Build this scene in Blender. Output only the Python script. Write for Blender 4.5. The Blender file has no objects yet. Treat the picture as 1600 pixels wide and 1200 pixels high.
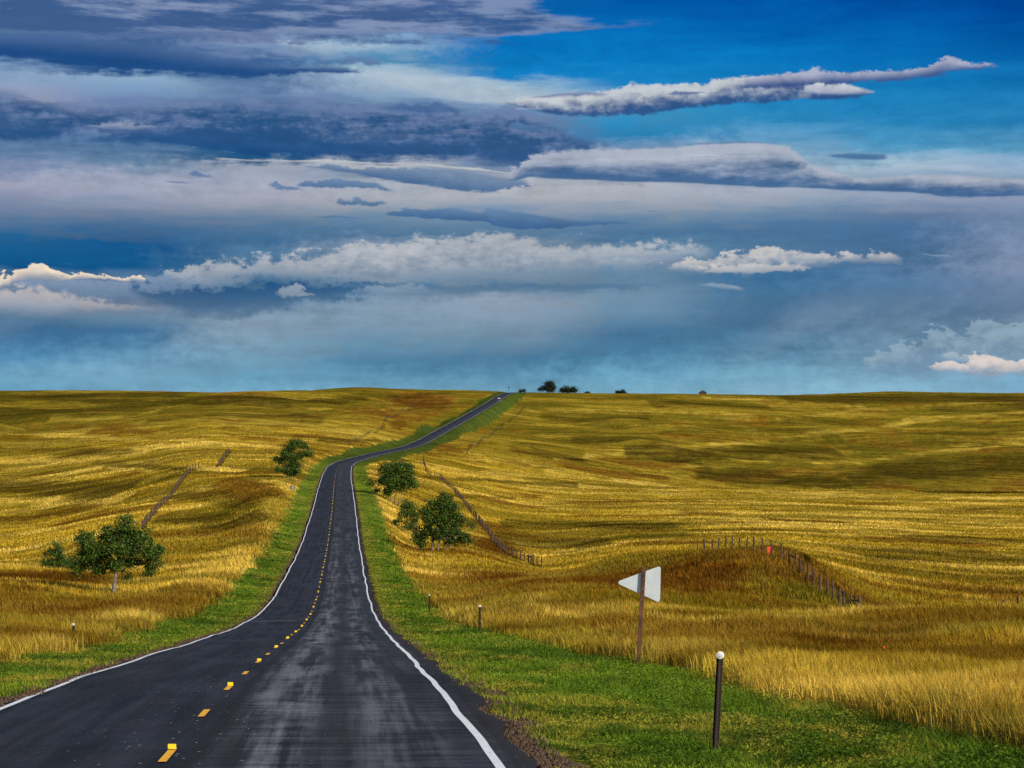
import bpy, bmesh, math, random
import numpy as np
from mathutils import Vector, Matrix

random.seed(7)
rng = np.random.default_rng(11)
scene = bpy.context.scene
COL = scene.collection
F = 3111.0            # focal length in 1600-wide pixels (70 mm on 36 mm)
HZ = 700.0            # picture row of eye level

# ------------------------------------------------------------------ helpers
def lin(c):
    return tuple(((v / 255.0) / 12.92 if v / 255.0 <= 0.04045 else ((v / 255.0 + 0.055) / 1.055) ** 2.4) for v in c)

def pchip(xs, ys):
    xs = np.asarray(xs, float); ys = np.asarray(ys, float)
    h = np.diff(xs); dl = np.diff(ys) / h
    m = np.zeros_like(ys)
    for i in range(1, len(xs) - 1):
        if dl[i - 1] * dl[i] > 0:
            w1 = 2 * h[i] + h[i - 1]; w2 = h[i] + 2 * h[i - 1]
            m[i] = (w1 + w2) / (w1 / dl[i - 1] + w2 / dl[i])
    m[0] = dl[0]; m[-1] = dl[-1]
    def f(x):
        x = np.clip(np.asarray(x, float), xs[0], xs[-1])
        k = np.clip(np.searchsorted(xs, x, side='right') - 1, 0, len(xs) - 2)
        t = (x - xs[k]) / h[k]
        t2 = t * t; t3 = t2 * t
        return ((2 * t3 - 3 * t2 + 1) * ys[k] + (t3 - 2 * t2 + t) * h[k] * m[k]
                + (-2 * t3 + 3 * t2) * ys[k + 1] + (t3 - t2) * h[k] * m[k + 1])
    return f

def sstep(a, b, x):
    t = np.clip((np.asarray(x, float) - a) / (b - a), 0, 1)
    return t * t * (3 - 2 * t)

_LAT = np.random.default_rng(3).random((256, 256)).astype(np.float32)
def vnoise(x, y, seed=0):
    x = np.asarray(x, float); y = np.asarray(y, float)
    xi = np.floor(x).astype(np.int32); yi = np.floor(y).astype(np.int32)
    fx = x - xi; fy = y - yi
    fx = fx * fx * fx * (fx * (fx * 6 - 15) + 10); fy = fy * fy * fy * (fy * (fy * 6 - 15) + 10)
    sx = (seed * 37) & 255; sy = (seed * 91) & 255
    def hsh(a, b): return _LAT[(a + sx) & 255, (b + sy) & 255]
    a = hsh(xi, yi); b = hsh(xi + 1, yi); c = hsh(xi, yi + 1); d = hsh(xi + 1, yi + 1)
    return (a * (1 - fx) + b * fx) * (1 - fy) + (c * (1 - fx) + d * fx) * fy

def fbm(x, y, octv=4, seed=0):
    s = 0; a = 0.5; n = 0
    for i in range(octv):
        s = s + a * vnoise(x * 2 ** i + 17.3 * i, y * 2 ** i - 9.1 * i, seed + i); n += a; a *= 0.5
    return s / n

# ------------------------------------------------------------------ road axis, road level, land
_cx = pchip([-400, 0, 300, 540, 600, 660, 760, 880, 1050, 1250, 1420, 2000, 4500],
            [32.0, -1.7, -26.95, -47.1, -51.5, -53.9, -50.6, -45.3, -33.8, -16.0, -1.6, 48.0, 260.0])
_rz = pchip([-400, -60, 0, 20, 31, 50, 68, 90, 107, 132, 158, 205, 256, 290, 325, 351, 419, 506, 560, 622, 760, 880, 1050, 1250, 1420, 1490, 1600, 2200, 4500],
            [-14, -3.2, -2.75, -3.45, -4.05, -5.35, -6.65, -8.2, -9.3, -10.6, -11.35, -11.75, -11.55, -11.0, -10.4, -9.65, -8.15, -6.55, -5.75, -5.0, -2.0, 0.6, 10.8, 26.5, 39.2, 41.2, 41.0, 26, 0])
def road_cx(y): return _cx(y)
def road_z(y):
    y = np.asarray(y, float)
    wob = (vnoise(y / 15.0, y * 0 + 3.1, 5) - 0.5) * 0.22 + (vnoise(y / 41.0, y * 0 + 8.1, 6) - 0.5) * 0.22
    return _rz(y) + wob * sstep(8, 45, y) * (1 - sstep(450, 700, y))

# columns of the land: picture column -> list of (distance, height); heights measured with the eye at 0
def H(*pairs): return [(d, -(py - HZ) * d / F) for py, d in pairs]
near = [(0.0, -2.8), (15, -3.2)]
COLS = {
 -700: near + H((1120, 28), (1010, 60), (955, 110), (905, 170), (885, 200)) + [(240, -15)] + H((872, 290), (825, 380), (780, 500), (735, 680), (700, 830), (668, 960), (640, 1100), (620, 1250), (606, 1400)) + [(1550, 42), (2200, 40), (4500, 20)],
 0: near + H((1045, 42), (960, 108), (908, 160), (888, 190)) + [(230, -13.6)] + H((876, 285), (830, 380), (780, 500), (735, 680), (700, 830), (670, 960), (645, 1100), (625, 1250), (610, 1400)) + [(1550, 42), (2200, 40), (4500, 20)],
 180: near + H((1090, 33), (1002, 70), (932, 150), (890, 200), (850, 270), (800, 380), (750, 520), (710, 700), (680, 880), (650, 1060), (625, 1230), (611, 1380)) + [(1500, 41), (2200, 39), (4500, 20)],
 330: near + [(60, -6.2)] + H((957, 105), (902, 165), (862, 230), (830, 290), (790, 360), (752, 420), (735, 470), (715, 560), (690, 750), (660, 950), (635, 1150), (614, 1350)) + [(1450, 38.2), (2200, 38), (4500, 20)],
 450: near + [(60, -6.2), (100, -9), (150, -10.2)] + H((830, 228), (790, 300), (750, 407), (725, 520), (705, 650), (690, 780), (670, 900), (645, 1050), (625, 1200), (611, 1350)) + [(1450, 40.0), (2200, 38), (4500, 20)],
 560: near + [(60, -6.1), (100, -9), (150, -10.8), (200, -11.0), (300, -10.4), (450, -7.5)] + H((721, 640), (705, 760), (690, 860), (660, 1000), (635, 1150), (612, 1330), (605, 1420)) + [(1550, 44), (2200, 40), (4500, 20)],
 640: near + [(60, -6.1), (100, -9.4), (150, -11.6)] + H((902, 200), (850, 290), (815, 350), (785, 421), (760, 500), (735, 600), (718, 720), (700, 880), (680, 980), (650, 1130), (625, 1300), (608, 1430)) + [(1550, 43.4), (2200, 40), (4500, 20)],
 720: near + [(60, -6.2)] + H((957, 122), (930, 160), (890, 220), (860, 275), (840, 340), (800, 450), (770, 540), (742, 680), (721, 780), (701, 900), (688, 980), (665, 1100), (640, 1220), (618, 1370), (609, 1450)) + [(1560, 43.5), (2200, 40), (4500, 20)],
 850: near + [(45, -5.0)] + H((997, 78), (950, 110), (922, 140), (905, 190), (895, 240), (886, 285), (865, 340), (820, 450), (770, 650), (735, 800), (720, 900), (690, 1050), (655, 1220), (625, 1380), (613, 1460)) + [(1560, 42), (2200, 40), (4500, 20)],
 1000: near + H((1168, 25), (1037, 54), (972, 85), (935, 120), (898, 160), (873, 180)) + [(222, -12.8)] + H((864, 285), (843, 350), (803, 500), (768, 700), (757, 765), (754, 850), (730, 950), (690, 1100), (655, 1250), (625, 1400), (615, 1480)) + [(1580, 42.2), (2200, 40), (4500, 20)],
 1200: near + H((1170, 25), (1076, 41), (974, 88), (972, 112), (922, 136), (872, 156), (862, 166)) + [(200, -10.9), (250, -13.1)] + H((842, 335), (805, 500), (767, 750), (770, 850), (758, 950), (722, 1050), (680, 1200), (645, 1350), (617, 1500)) + [(1600, 41.5), (2200, 39), (4500, 20)],
 1400: near + H((1170, 24), (1112, 33), (1040, 54), (968, 92), (969, 128), (945, 160), (915, 200), (868, 300), (810, 500), (770, 750), (774, 900), (748, 1010), (705, 1150), (662, 1300), (630, 1450), (612, 1600)) + [(1800, 48), (2300, 46), (4500, 20)],
 1600: near + H((1170, 24), (1142, 28), (1050, 50), (962, 93)) + [(104, -9.3), (130, -12.1)] + H((948, 175), (922, 215), (880, 300), (815, 500), (772, 750), (777, 900), (752, 1010), (702, 1150), (660, 1300), (630, 1450), (614, 1600)) + [(1800, 47), (2300, 45), (4500, 20)],
 2300: near + H((1170, 24), (1050, 50), (962, 90)) + [(130, -12)] + H((945, 180), (880, 300), (815, 500), (775, 750), (780, 900), (745, 1010), (700, 1150), (655, 1300), (628, 1450), (608, 1600)) + [(1800, 48), (2300, 46), (4500, 20)],
}
_keys = sorted(COLS)
_az = np.array([math.atan((k - 800) / F) for k in _keys])
_cf = [pchip([p[0] for p in COLS[k]], [p[1] for p in COLS[k]]) for k in _keys]

def field_z(x, y):
    """open land away from the road (y forward, distance measured along y in front)"""
    x = np.asarray(x, float); y = np.asarray(y, float)
    r = np.hypot(x, y)
    az = np.arctan2(x, np.maximum(y, 1e-3))
    az = np.where(y <= 0, np.sign(x) * 1.2, az)
    azc = np.clip(az, _az[0], _az[-1])
    d = r * np.cos(azc)
    V = np.stack([f(d) for f in _cf])                      # per column
    k = np.clip(np.searchsorted(_az, azc, side='right') - 1, 0, len(_az) - 2)
    idx = np.arange(x.size).reshape(x.shape)
    Vf = V.reshape(len(_az), -1); kf = k.ravel(); ii = idx.ravel()
    def P(j): return Vf[np.clip(kf + j, 0, len(_az) - 1), ii]
    def A(j): return _az[np.clip(kf + j, 0, len(_az) - 1)]
    h = A(1) - A(0); t = (azc.ravel() - A(0)) / h
    # limited cubic (PCHIP across columns)
    d0 = (P(1) - P(0)) / h
    hm = np.maximum(A(0) - A(-1), 1e-9); hp = np.maximum(A(2) - A(1), 1e-9)
    dm = (P(0) - P(-1)) / hm; dp = (P(2) - P(1)) / hp
    def slope(a, b): 
        return np.where(a * b > 0, 2 * a * b / (a + b + np.where(a + b == 0, 1e-12, 0)), 0)
    m0 = np.where(kf == 0, d0, slope(dm, d0)); m1 = np.where(kf >= len(_az) - 2, d0, slope(d0, dp))
    t2 = t * t; t3 = t2 * t
    z = (2 * t3 - 3 * t2 + 1) * P(0) + (t3 - 2 * t2 + t) * h * m0 + (-2 * t3 + 3 * t2) * P(1) + (t3 - t2) * h * m1
    z = z.reshape(x.shape)
    # gentle natural unevenness, stronger with the scale of the far hills
    z = z + (fbm(x / 9.0, y / 9.0, 3, 21) - 0.5) * 0.5 * sstep(30, 90, r)
    z = z + (fbm(x / 60.0, y / 45.0, 4, 31) - 0.5) * 5.0 * sstep(350, 900, r) * (1 - 0.75 * sstep(1250, 1400, r))
    # old drainage folds on the far slopes
    fold = np.abs(fbm(x / 170.0 + 0.004 * y, y / 150.0, 3, 41) - 0.5) * 2
    z = z + (np.minimum(fold, 0.30) - 0.2) * 14.0 * sstep(820, 1020, r) * (1 - sstep(1250, 1420, r))
    return z

def land_z(x, y, under_road=True):
    x = np.asarray(x, float); y = np.asarray(y, float)
    s = x - road_cx(y)
    a = np.abs(s)
    fz = field_z(x, y)
    rz = road_z(y)
    bank = rz - 0.035 * np.maximum(a - 4.0, 0) - 0.02 - 0.02 * np.maximum(a - 5.5, 0)
    w = sstep(4.3, 12.5, a)
    # behind the viewer the land simply follows the road
    fz = np.where(y < 5, rz + (fz - rz) * sstep(-30, 5, y) * 0.5, fz)
    z = bank * (1 - w) + fz * w
    if under_road:
        z = z - 0.22 * (1 - sstep(3.55, 4.15, a))
    return z

def gz(x, y): return float(land_z(np.array([x]), np.array([y]), False)[0])
def at(px, d): return ((px - 800) / F * d, d)

_DD = np.concatenate([np.arange(16, 200, 0.4), np.arange(200, 1750, 1.2)])
def ground_at(px, py, last=False):
    """where the sight line of a photo point first meets the land: world x, y and metres of depth per picture row"""
    x = (px - 800) / F * _DD
    row = HZ - F * land_z(x, _DD, False) / _DD
    k = int(np.argmax(row <= py)) if (row <= py).any() else len(_DD) - 1
    d = _DD[k]
    j = min(k + 12, len(_DD) - 1); i = max(k - 4, 0)
    per = abs((_DD[j] - _DD[i]) / min(-0.05, row[j] - row[i]))
    return (px - 800) / F * d, d, min(max(per, d / 250.0), 4.5)

# ------------------------------------------------------------------ vegetation zones (what grows where)
def ell(x, y, wx, cx, cy, rx, ry, soft=0.5):
    q = np.sqrt(((x - cx) / rx) ** 2 + ((y - cy) / ry) ** 2) + wx
    return 1 - sstep(1 - soft, 1 + soft * 0.5, q)

FENCE_PX = dict(
    valley=[(847, 887), (817, 878), (788, 864), (766, 839), (737, 802), (709, 766), (687, 746)],
    upper=[(686, 746), (674, 744), (666, 737), (661.5, 715)],
    left=[(222, 828), (228, 818), (248, 796), (270, 773), (285, 752), (296, 738), (311, 731)],
    left_top=[(341, 729), (347, 722), (352, 714), (358, 706)],
    far_left=[(546, 695), (575, 678), (600, 664), (615, 653), (650, 633)],
    far_right=[(729, 710), (749, 693), (787, 661), (797, 658), (808, 650), (819, 636)])
# growth, plus ridge light and shade painted in, as long streaks on the land: kind, strength, half width in picture rows, course
STROKES = [
 ('weed', .9, 1.1, FENCE_PX['valley']), ('weed', .9, 1.0, FENCE_PX['upper']), ('weed', .9, 1.1, FENCE_PX['left']), ('weed', .9, 1.2, FENCE_PX['left_top']),
 ('weed', .75, .9, FENCE_PX['far_left']), ('weed', .75, .9, FENCE_PX['far_right']),
 ('pale', .8, 2.2, [(820, 962), (950, 980), (1100, 984), (1300, 977), (1450, 972), (1640, 970)]), ('dark', .6, 9, [(1330, 1006), (1450, 1004), (1640, 1000)]),
 ('weed', .95, 3.2, [(1247, 866), (1262, 884), (1290, 906), (1314, 930), (1330, 948), (1345, 966)]),
 # right hillside: grass tones that also paint lit brows pale and shaded folds dark
 ('pale', 1, 2.4, [(868, 718), (920, 712), (980, 706), (1030, 703), (1110, 697), (1200, 690)]), ('pale', .8, 1.8, [(1000, 734), (1080, 728), (1150, 722), (1220, 714), (1330, 706)]),
 ('pale', .9, 2.6, [(1200, 682), (1312, 674), (1425, 657), (1525, 650), (1600, 644), (1720, 636)]), ('pale', .8, 2.0, [(1212, 652), (1350, 640), (1512, 630), (1640, 627)]),
 ('pale', .9, 1.8, [(1100, 622), (1200, 627), (1275, 631), (1350, 636)]), ('pale', .8, 2.0, [(1425, 702), (1525, 692), (1600, 685), (1700, 676)]),
 ('pale', .9, 2.2, [(1275, 727), (1425, 712), (1525, 700), (1600, 692), (1700, 684)]), ('pale', .8, 2.4, [(800, 640), (880, 642), (960, 640), (1060, 646), (1180, 650)]),
 ('pale', .6, 2.0, [(840, 664), (940, 668), (1050, 666), (1180, 672)]), ('pale', .7, 3.0, [(820, 718), (860, 722), (930, 731), (985, 742)]),
 ('pale', .8, 2.5, [(1000, 768), (1200, 768), (1330, 773), (1470, 777), (1620, 779)]), ('pale', .6, 2.0, [(1150, 752), (1230, 742), (1300, 738), (1380, 736)]),
 ('dark', .9, 9, [(805, 706), (850, 712), (905, 716)]), ('dark', .9, 7, [(985, 712), (1060, 712), (1140, 710), (1210, 704)]), ('brown', .9, 3.5, [(885, 726), (930, 734), (985, 742), (1040, 746)]),
 ('brown', .8, 3.5, [(975, 726), (1040, 727), (1075, 722)]), ('dark', .95, 8, [(1100, 745), (1200, 752), (1325, 763), (1450, 769), (1620, 771)]), ('brown', .8, 3, [(1085, 746), (1150, 748), (1200, 742), (1290, 735)]),
 ('dark', .9, 9, [(1330, 742), (1450, 735), (1560, 728), (1650, 722)]), ('brown', .8, 4, [(1365, 694), (1400, 697), (1440, 699)]), ('dark', .8, 7, [(1195, 708), (1250, 707), (1300, 706)]),
 ('dark', .9, 8, [(1230, 622), (1330, 623), (1450, 621), (1600, 624), (1720, 624)]), ('dark', .7, 4, [(1020, 630), (1120, 633), (1200, 637)]), ('brown', .7, 1.6, [(1105, 690), (1150, 687), (1210, 683)]),
 ('dark', .7, 5, [(1460, 640), (1540, 639), (1640, 634)]), ('dark', .7, 4, [(850, 652), (930, 654), (1010, 656)]), ('dark', .6, 4, [(900, 690), (960, 688), (1030, 686)]), ('brown', .8, 2, [(1500, 624), (1560, 625), (1620, 626)]),
 # left hillside
 ('pale', .8, 2.0, [(222, 646), (285, 634), (348, 628), (412, 634), (500, 640), (600, 640)]), ('pale', 1, 3.4, [(-60, 675), (60, 679), (158, 683), (317, 691), (443, 702)]), ('pale', 1, 3.0, [(-60, 716), (60, 720), (158, 724), (317, 731), (380, 736)]),
 ('pale', .8, 5, [(-60, 782), (60, 780), (190, 781)]), ('pale', .7, 2, [(80, 654), (130, 656), (190, 652)]), ('pale', .8, 2.0, [(400, 655), (480, 648), (560, 640), (640, 636)]),
 ('dark', .85, 10, [(-60, 620), (80, 620), (200, 622), (330, 624), (450, 626), (560, 620)]), ('dark', .75, 9, [(-60, 643), (60, 642), (150, 640), (230, 636)]), ('dark', .7, 6, [(240, 656), (330, 648), (420, 650), (500, 657)]),
 ('brown', .8, 2.2, [(140, 675), (200, 673), (240, 676)]), ('brown', .8, 3, [(362, 681), (395, 684), (425, 687)]), ('brown', .7, 2, [(125, 662), (160, 663), (195, 666)]), ('dark', .8, 8, [(-60, 758), (60, 762), (190, 766)]),
 ('dark', .7, 2, [(142, 725), (220, 727), (290, 731)]), ('dark', .6, 4, [(-60, 700), (80, 702), (200, 707)]), ('brown', .6, 3, [(-60, 668), (40, 666), (110, 664)]), ('dark', .7, 4, [(500, 690), (545, 688), (590, 690)]),
 ('brown', .9, 6, [(690, 640), (660, 652), (620, 664)]), ('brown', .8, 4, [(700, 622), (730, 620), (755, 618)]), ('dark', .7, 4, [(560, 618), (640, 620), (700, 615)]),
 # nearer growth
 ('dark', .8, 8, [(250, 812), (330, 812), (400, 816)]), ('dark', .6, 6, [(275, 775), (340, 776), (400, 790)]), ('brown', .6, 6, [(230, 836), (320, 834), (400, 832)]), ('brown', .85, 8, [(350, 752), (385, 762), (420, 776)]),
 ('dark', .8, 6, [(790, 818), (880, 818), (960, 822), (1050, 822)]), ('dark', .7, 9, [(790, 842), (860, 846), (940, 846)]), ('brown', .5, 2, [(900, 806), (1000, 807), (1080, 806)]),
 ('brown', .8, 2.5, [(1200, 812), (1250, 814), (1320, 817)]), ('dark', .6, 5, [(1420, 842), (1500, 842), (1600, 846)]), ('dark', .6, 7, [(1330, 865), (1440, 866), (1560, 868)]), ('dark', .7, 3, [(660, 746), (720, 750), (800, 752), (900, 757)]),
 ('dark', .6, 3, [(690, 772), (740, 776), (800, 778)]), ('pale', .7, 4, [(680, 735), (760, 738), (860, 744), (960, 752)]), ('pale', .6, 5, [(800, 792), (900, 796), (1000, 792), (1150, 795)]), ('pale', .6, 5, [(1250, 805), (1400, 806), (1600, 808)]),
]
_SK = []
def prepare_strokes():
    for kind, st, hw, pts in STROKES:
        W = [ground_at(*p) for p in pts]
        xs = np.array([w[0] for w in W]); ys = np.array([w[1] for w in W])
        d = float(np.median(ys)); per = float(np.median([w[2] for w in W]))
        wx = hw * d / F * (1.6 if kind != 'weed' else 1.0); wy = hw * per
        if kind == 'weed': wy = max(wy, wx * 2)
        _SK.append((kind, st, xs / wx, ys / wy, wx, wy))

def stroke_masks(x, y):
    res = dict(weed=np.zeros_like(x), pale=np.zeros_like(x), dark=np.zeros_like(x), brown=np.zeros_like(x))
    n = (fbm(x / 14.0, y / 9.0, 4, 101) - 0.5) * 2.0
    n2 = (fbm(x / 2.0, y / 6.0, 3, 103) - 0.5) * 0.8
    for kind, st, X, Y, wx, wy in _SK:
        m = (y > (Y.min() - 4) * wy) & (y < (Y.max() + 4) * wy) & (x > (X.min() - 4) * wx) & (x < (X.max() + 4) * wx)
        i = np.nonzero(m)[0]
        if not len(i): continue
        px = x[i] / wx; py = y[i] / wy; best = np.full(len(i), 9.0)
        for k in range(len(X) - 1):
            ax, ay, bx, by = X[k], Y[k], X[k + 1], Y[k + 1]
            L2 = (bx - ax) ** 2 + (by - ay) ** 2 + 1e-9
            t = np.clip(((px - ax) * (bx - ax) + (py - ay) * (by - ay)) / L2, 0, 1)
            best = np.minimum(best, np.hypot(px - ax - t * (bx - ax), py - ay - t * (by - ay)))
        nn = n2[i] if kind == 'weed' else n[i] + n2[i] * .5
        res[kind][i] = np.maximum(res[kind][i], st * (1 - sstep(0.55, 1.25, best + nn * (0.6 if kind != 'weed' else .5))))
    return res

def zones(x, y):
    """verge (mown green), rust (red-brown bluestem), olive (greener, darker growth), dry (bleached)"""
    x = np.asarray(x, float); y = np.asarray(y, float)
    s = x - road_cx(y); a = np.abs(s)
    r = np.hypot(x, y)
    edge = np.where(s > 0, 8.0 + 2.0 * (1 - sstep(30, 110, y)), 7.5 - 0.9 * (1 - sstep(50, 110, y))) + 3.5 * sstep(600, 760, y)
    n = (fbm(x / 2.2, y / 4.0, 3, 3) - 0.5) * 2.0
    verge = 1 - sstep(-0.85, 0.75, a - edge + n)
    rust = np.zeros_like(x)
    wx = (fbm(x / 3.0, y / 3.0, 3, 77) - 0.5) * 0.9
    for e in ((10.4, 146, 8.2, 21, .28), (-3.0, 335, 5.0, 45, .5), (1.5, 152, 4.6, 16, .9), (-1.5, 195, 5, 22, .8), (-38.5, 170, 6.5, 20, .6),
              (-24, 108, 4, 22, .9), (10.0, 60, 4.5, 6, .9), (16.0, 52, 5.0, 5, .9), (-60, 1300, 26, 90, .6), (-75, 1120, 24, 90, .9),
              (-40, 820, 30, 25, .9),):
        rust = np.maximum(rust, ell(x, y, wx, *e))
    rust = np.maximum(rust, 0.75 * sstep(0.62, 0.76, fbm(x / 26 + 5, y / 30, 4, 51)))
    rust = np.maximum(rust, 0.65 * sstep(0.50, 0.68, fbm(x / 6 + 2, y / 11, 4, 53)) * (1 - sstep(180, 320, r)))
    olive = 0.60 * sstep(0.50, 0.66, fbm(x / 42, y / 26, 4, 61))
    olive = np.maximum(olive, 0.5 * sstep(0.55, 0.68, fbm(x / 11, y / 8, 3, 66)))
    for e in ((27, 430, 24, 13, .6), (22, 365, 18, 16, .7), (45, 385, 22, 10, .8), (-48, 335, 9, 18, .7), (-46, 300, 7, 10, .7), (15.5, 71, 7, 6, .9), (21, 140, 9, 24, .7),
              (22, 118, 9, 9, .7), (12, 121, 6, 9, .8), (-60, 470, 40, 18, .9), (140, 1000, 130, 110, .7), (230, 1150, 170, 120, .6), (30, 905, 55, 45, .8),
              (-260, 1050, 120, 130, .8), (-150, 1200, 130, 90, .8), (300, 1500, 260, 120, .7), (120, 1300, 90, 40, .8)):
        olive = np.maximum(olive, ell(x, y, wx, *e))
    dry = sstep(0.55, 0.74, fbm(x / 1.6, y / 4, 4, 81)) * 0.75
    dry = np.maximum(dry, (1 - sstep(4.3, 5.6, a + (fbm(x / 1.3, y / 3, 3, 85) - .5) * 2.0)) * np.where(s > 0, 0.55, 0.30))
    sk = stroke_masks(x, y)
    far = sstep(750, 1150, r)
    olive = np.maximum(olive, far * (0.50 + 0.5 * sstep(.36, .58, fbm(x / 70, y / 22, 5, 64))))
    bright = sstep(0.50, 0.68, fbm(x / 60 + 9, y / 14, 4, 71))
    brk = 0.25 + 0.75 * sstep(.38, .60, fbm(x / 22 + 3, y / 10, 4, 107))
    sk['pale'] = sk['pale'] * np.where(r > 500, brk * 0.8, 1)
    # the uncut strip just beyond the mown verge ripens palest
    bright = np.maximum(bright * (1 - .7 * far), sk['pale'])  # pale strokes also paint the lit brows of the hills
    bright = np.maximum(bright, (1 - sstep(3.0, 8.0, a - edge + n * 1.5)) * 0.9 * (1 - sstep(500, 700, r)) * np.where(s > 0, 0.55 + 0.45 * sstep(60, 110, y), 1) * (0.4 + 0.6 * sstep(.35, .6, fbm(x / 4, y / 9, 3, 58))))
    rust = np.maximum(rust * (1 - sk['pale']), 0.9 * sk['brown'])
    olive = np.maximum(olive * (1 - sk['pale']), 0.6 * sk['dark'])
    dark = np.maximum(sk['weed'], sk['dark'] * 0.85)  # fence weeds, darker growth, and ridge shade painted as dark bands
    dark = np.where(verge > .5, 0.75 * sstep(560, 700, y), dark)
    dry = dry * (1 - .8 * sstep(500, 650, y))
    olive = olive * (1 - 0.8 * rust)
    bright = bright * (1 - olive) * (1 - rust)
    return verge, rust, olive, bright, dry, dark

# ------------------------------------------------------------------ materials
def new_mat(name):
    m = bpy.data.materials.new(name); m.use_nodes = True
    nt = m.node_tree
    for n in list(nt.nodes): nt.nodes.remove(n)
    out = nt.nodes.new('ShaderNodeOutputMaterial')
    return m, nt, out

class NB:
    """small node-building helper"""
    def __init__(s, nt): s.nt = nt
    def n(s, t, **kw):
        nd = s.nt.nodes.new(t)
        for k, v in kw.items(): setattr(nd, k, v)
        return nd
    def put(s, sock, v):
        if v is None: return
        if isinstance(v, bpy.types.NodeSocket): s.nt.links.new(v, sock)
        else:
            try: sock.default_value = v
            except Exception:
                sock.default_value = (v[0], v[1], v[2], 1.0)
    def m(s, op, a, b=None, c=None, clamp=False):
        nd = s.n('ShaderNodeMath', operation=op); nd.use_clamp = clamp
        s.put(nd.inputs[0], a)
        if b is not None: s.put(nd.inputs[1], b)
        if c is not None: s.put(nd.inputs[2], c)
        return nd.outputs[0]
    def mr(s, v, a, b, c=0.0, d=1.0, smooth=True):
        nd = s.n('ShaderNodeMapRange'); nd.interpolation_type = 'SMOOTHSTEP' if smooth else 'LINEAR'
        s.put(nd.inputs[0], v); s.put(nd.inputs[1], a); s.put(nd.inputs[2], b); s.put(nd.inputs[3], c); s.put(nd.inputs[4], d)
        return nd.outputs[0]
    def mix(s, f, a, b, blend='MIX'):
        nd = s.n('ShaderNodeMix', data_type='RGBA', blend_type=blend)
        s.put(nd.inputs[0], f)
        for sock, v in ((nd.inputs[6], a), (nd.inputs[7], b)):
            if isinstance(v, bpy.types.NodeSocket): s.nt.links.new(v, sock)
            else: sock.default_value = (v[0], v[1], v[2], 1.0)
        return nd.outputs[2]
    def noise(s, vec, scale, detail=4.0, rough=0.55, dist=0.0, dim='3D'):
        nd = s.n('ShaderNodeTexNoise'); nd.noise_dimensions = dim
        if vec is not None: s.nt.links.new(vec, nd.inputs['Vector'])
        nd.inputs['Scale'].default_value = scale; nd.inputs['Detail'].default_value = detail
        nd.inputs['Roughness'].default_value = rough; nd.inputs['Distortion'].default_value = dist
        return nd.outputs['Fac'] if 'Fac' in nd.outputs else nd.outputs[0]
    def scalev(s, vec, sc):
        nd = s.n('ShaderNodeVectorMath', operation='MULTIPLY'); s.nt.links.new(vec, nd.inputs[0]); nd.inputs[1].default_value = sc
        return nd.outputs[0]
    def attr(s, name, out='Fac'):
        nd = s.n('ShaderNodeAttribute'); nd.attribute_name = name
        return nd.outputs[out]
    def sep(s, v):
        nd = s.n('ShaderNodeSeparateXYZ'); s.nt.links.new(v, nd.inputs[0]); return nd.outputs
    def comb(s, x, y, z=0.0):
        nd = s.n('ShaderNodeCombineXYZ'); s.put(nd.inputs[0], x); s.put(nd.inputs[1], y); s.put(nd.inputs[2], z); return nd.outputs[0]

GOLD = (0.64, 0.432, 0.042); GOLD2 = (0.34, 0.220, 0.014); BRIGHT = (0.83, 0.585, 0.105)
RUST = (0.190, 0.066, 0.007); RUST2 = (0.085, 0.031, 0.004)
OLIVE = (0.165, 0.140, 0.010); OLIVE2 = (0.060, 0.048, 0.004); DARKG = (0.050, 0.034, 0.004); DARKG2 = (0.020, 0.012, 0.002)
GREEN = (0.165, 0.250, 0.020); GREEN2 = (0.040, 0.086, 0.010); DRY = (0.44, 0.33, 0.05)

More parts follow.
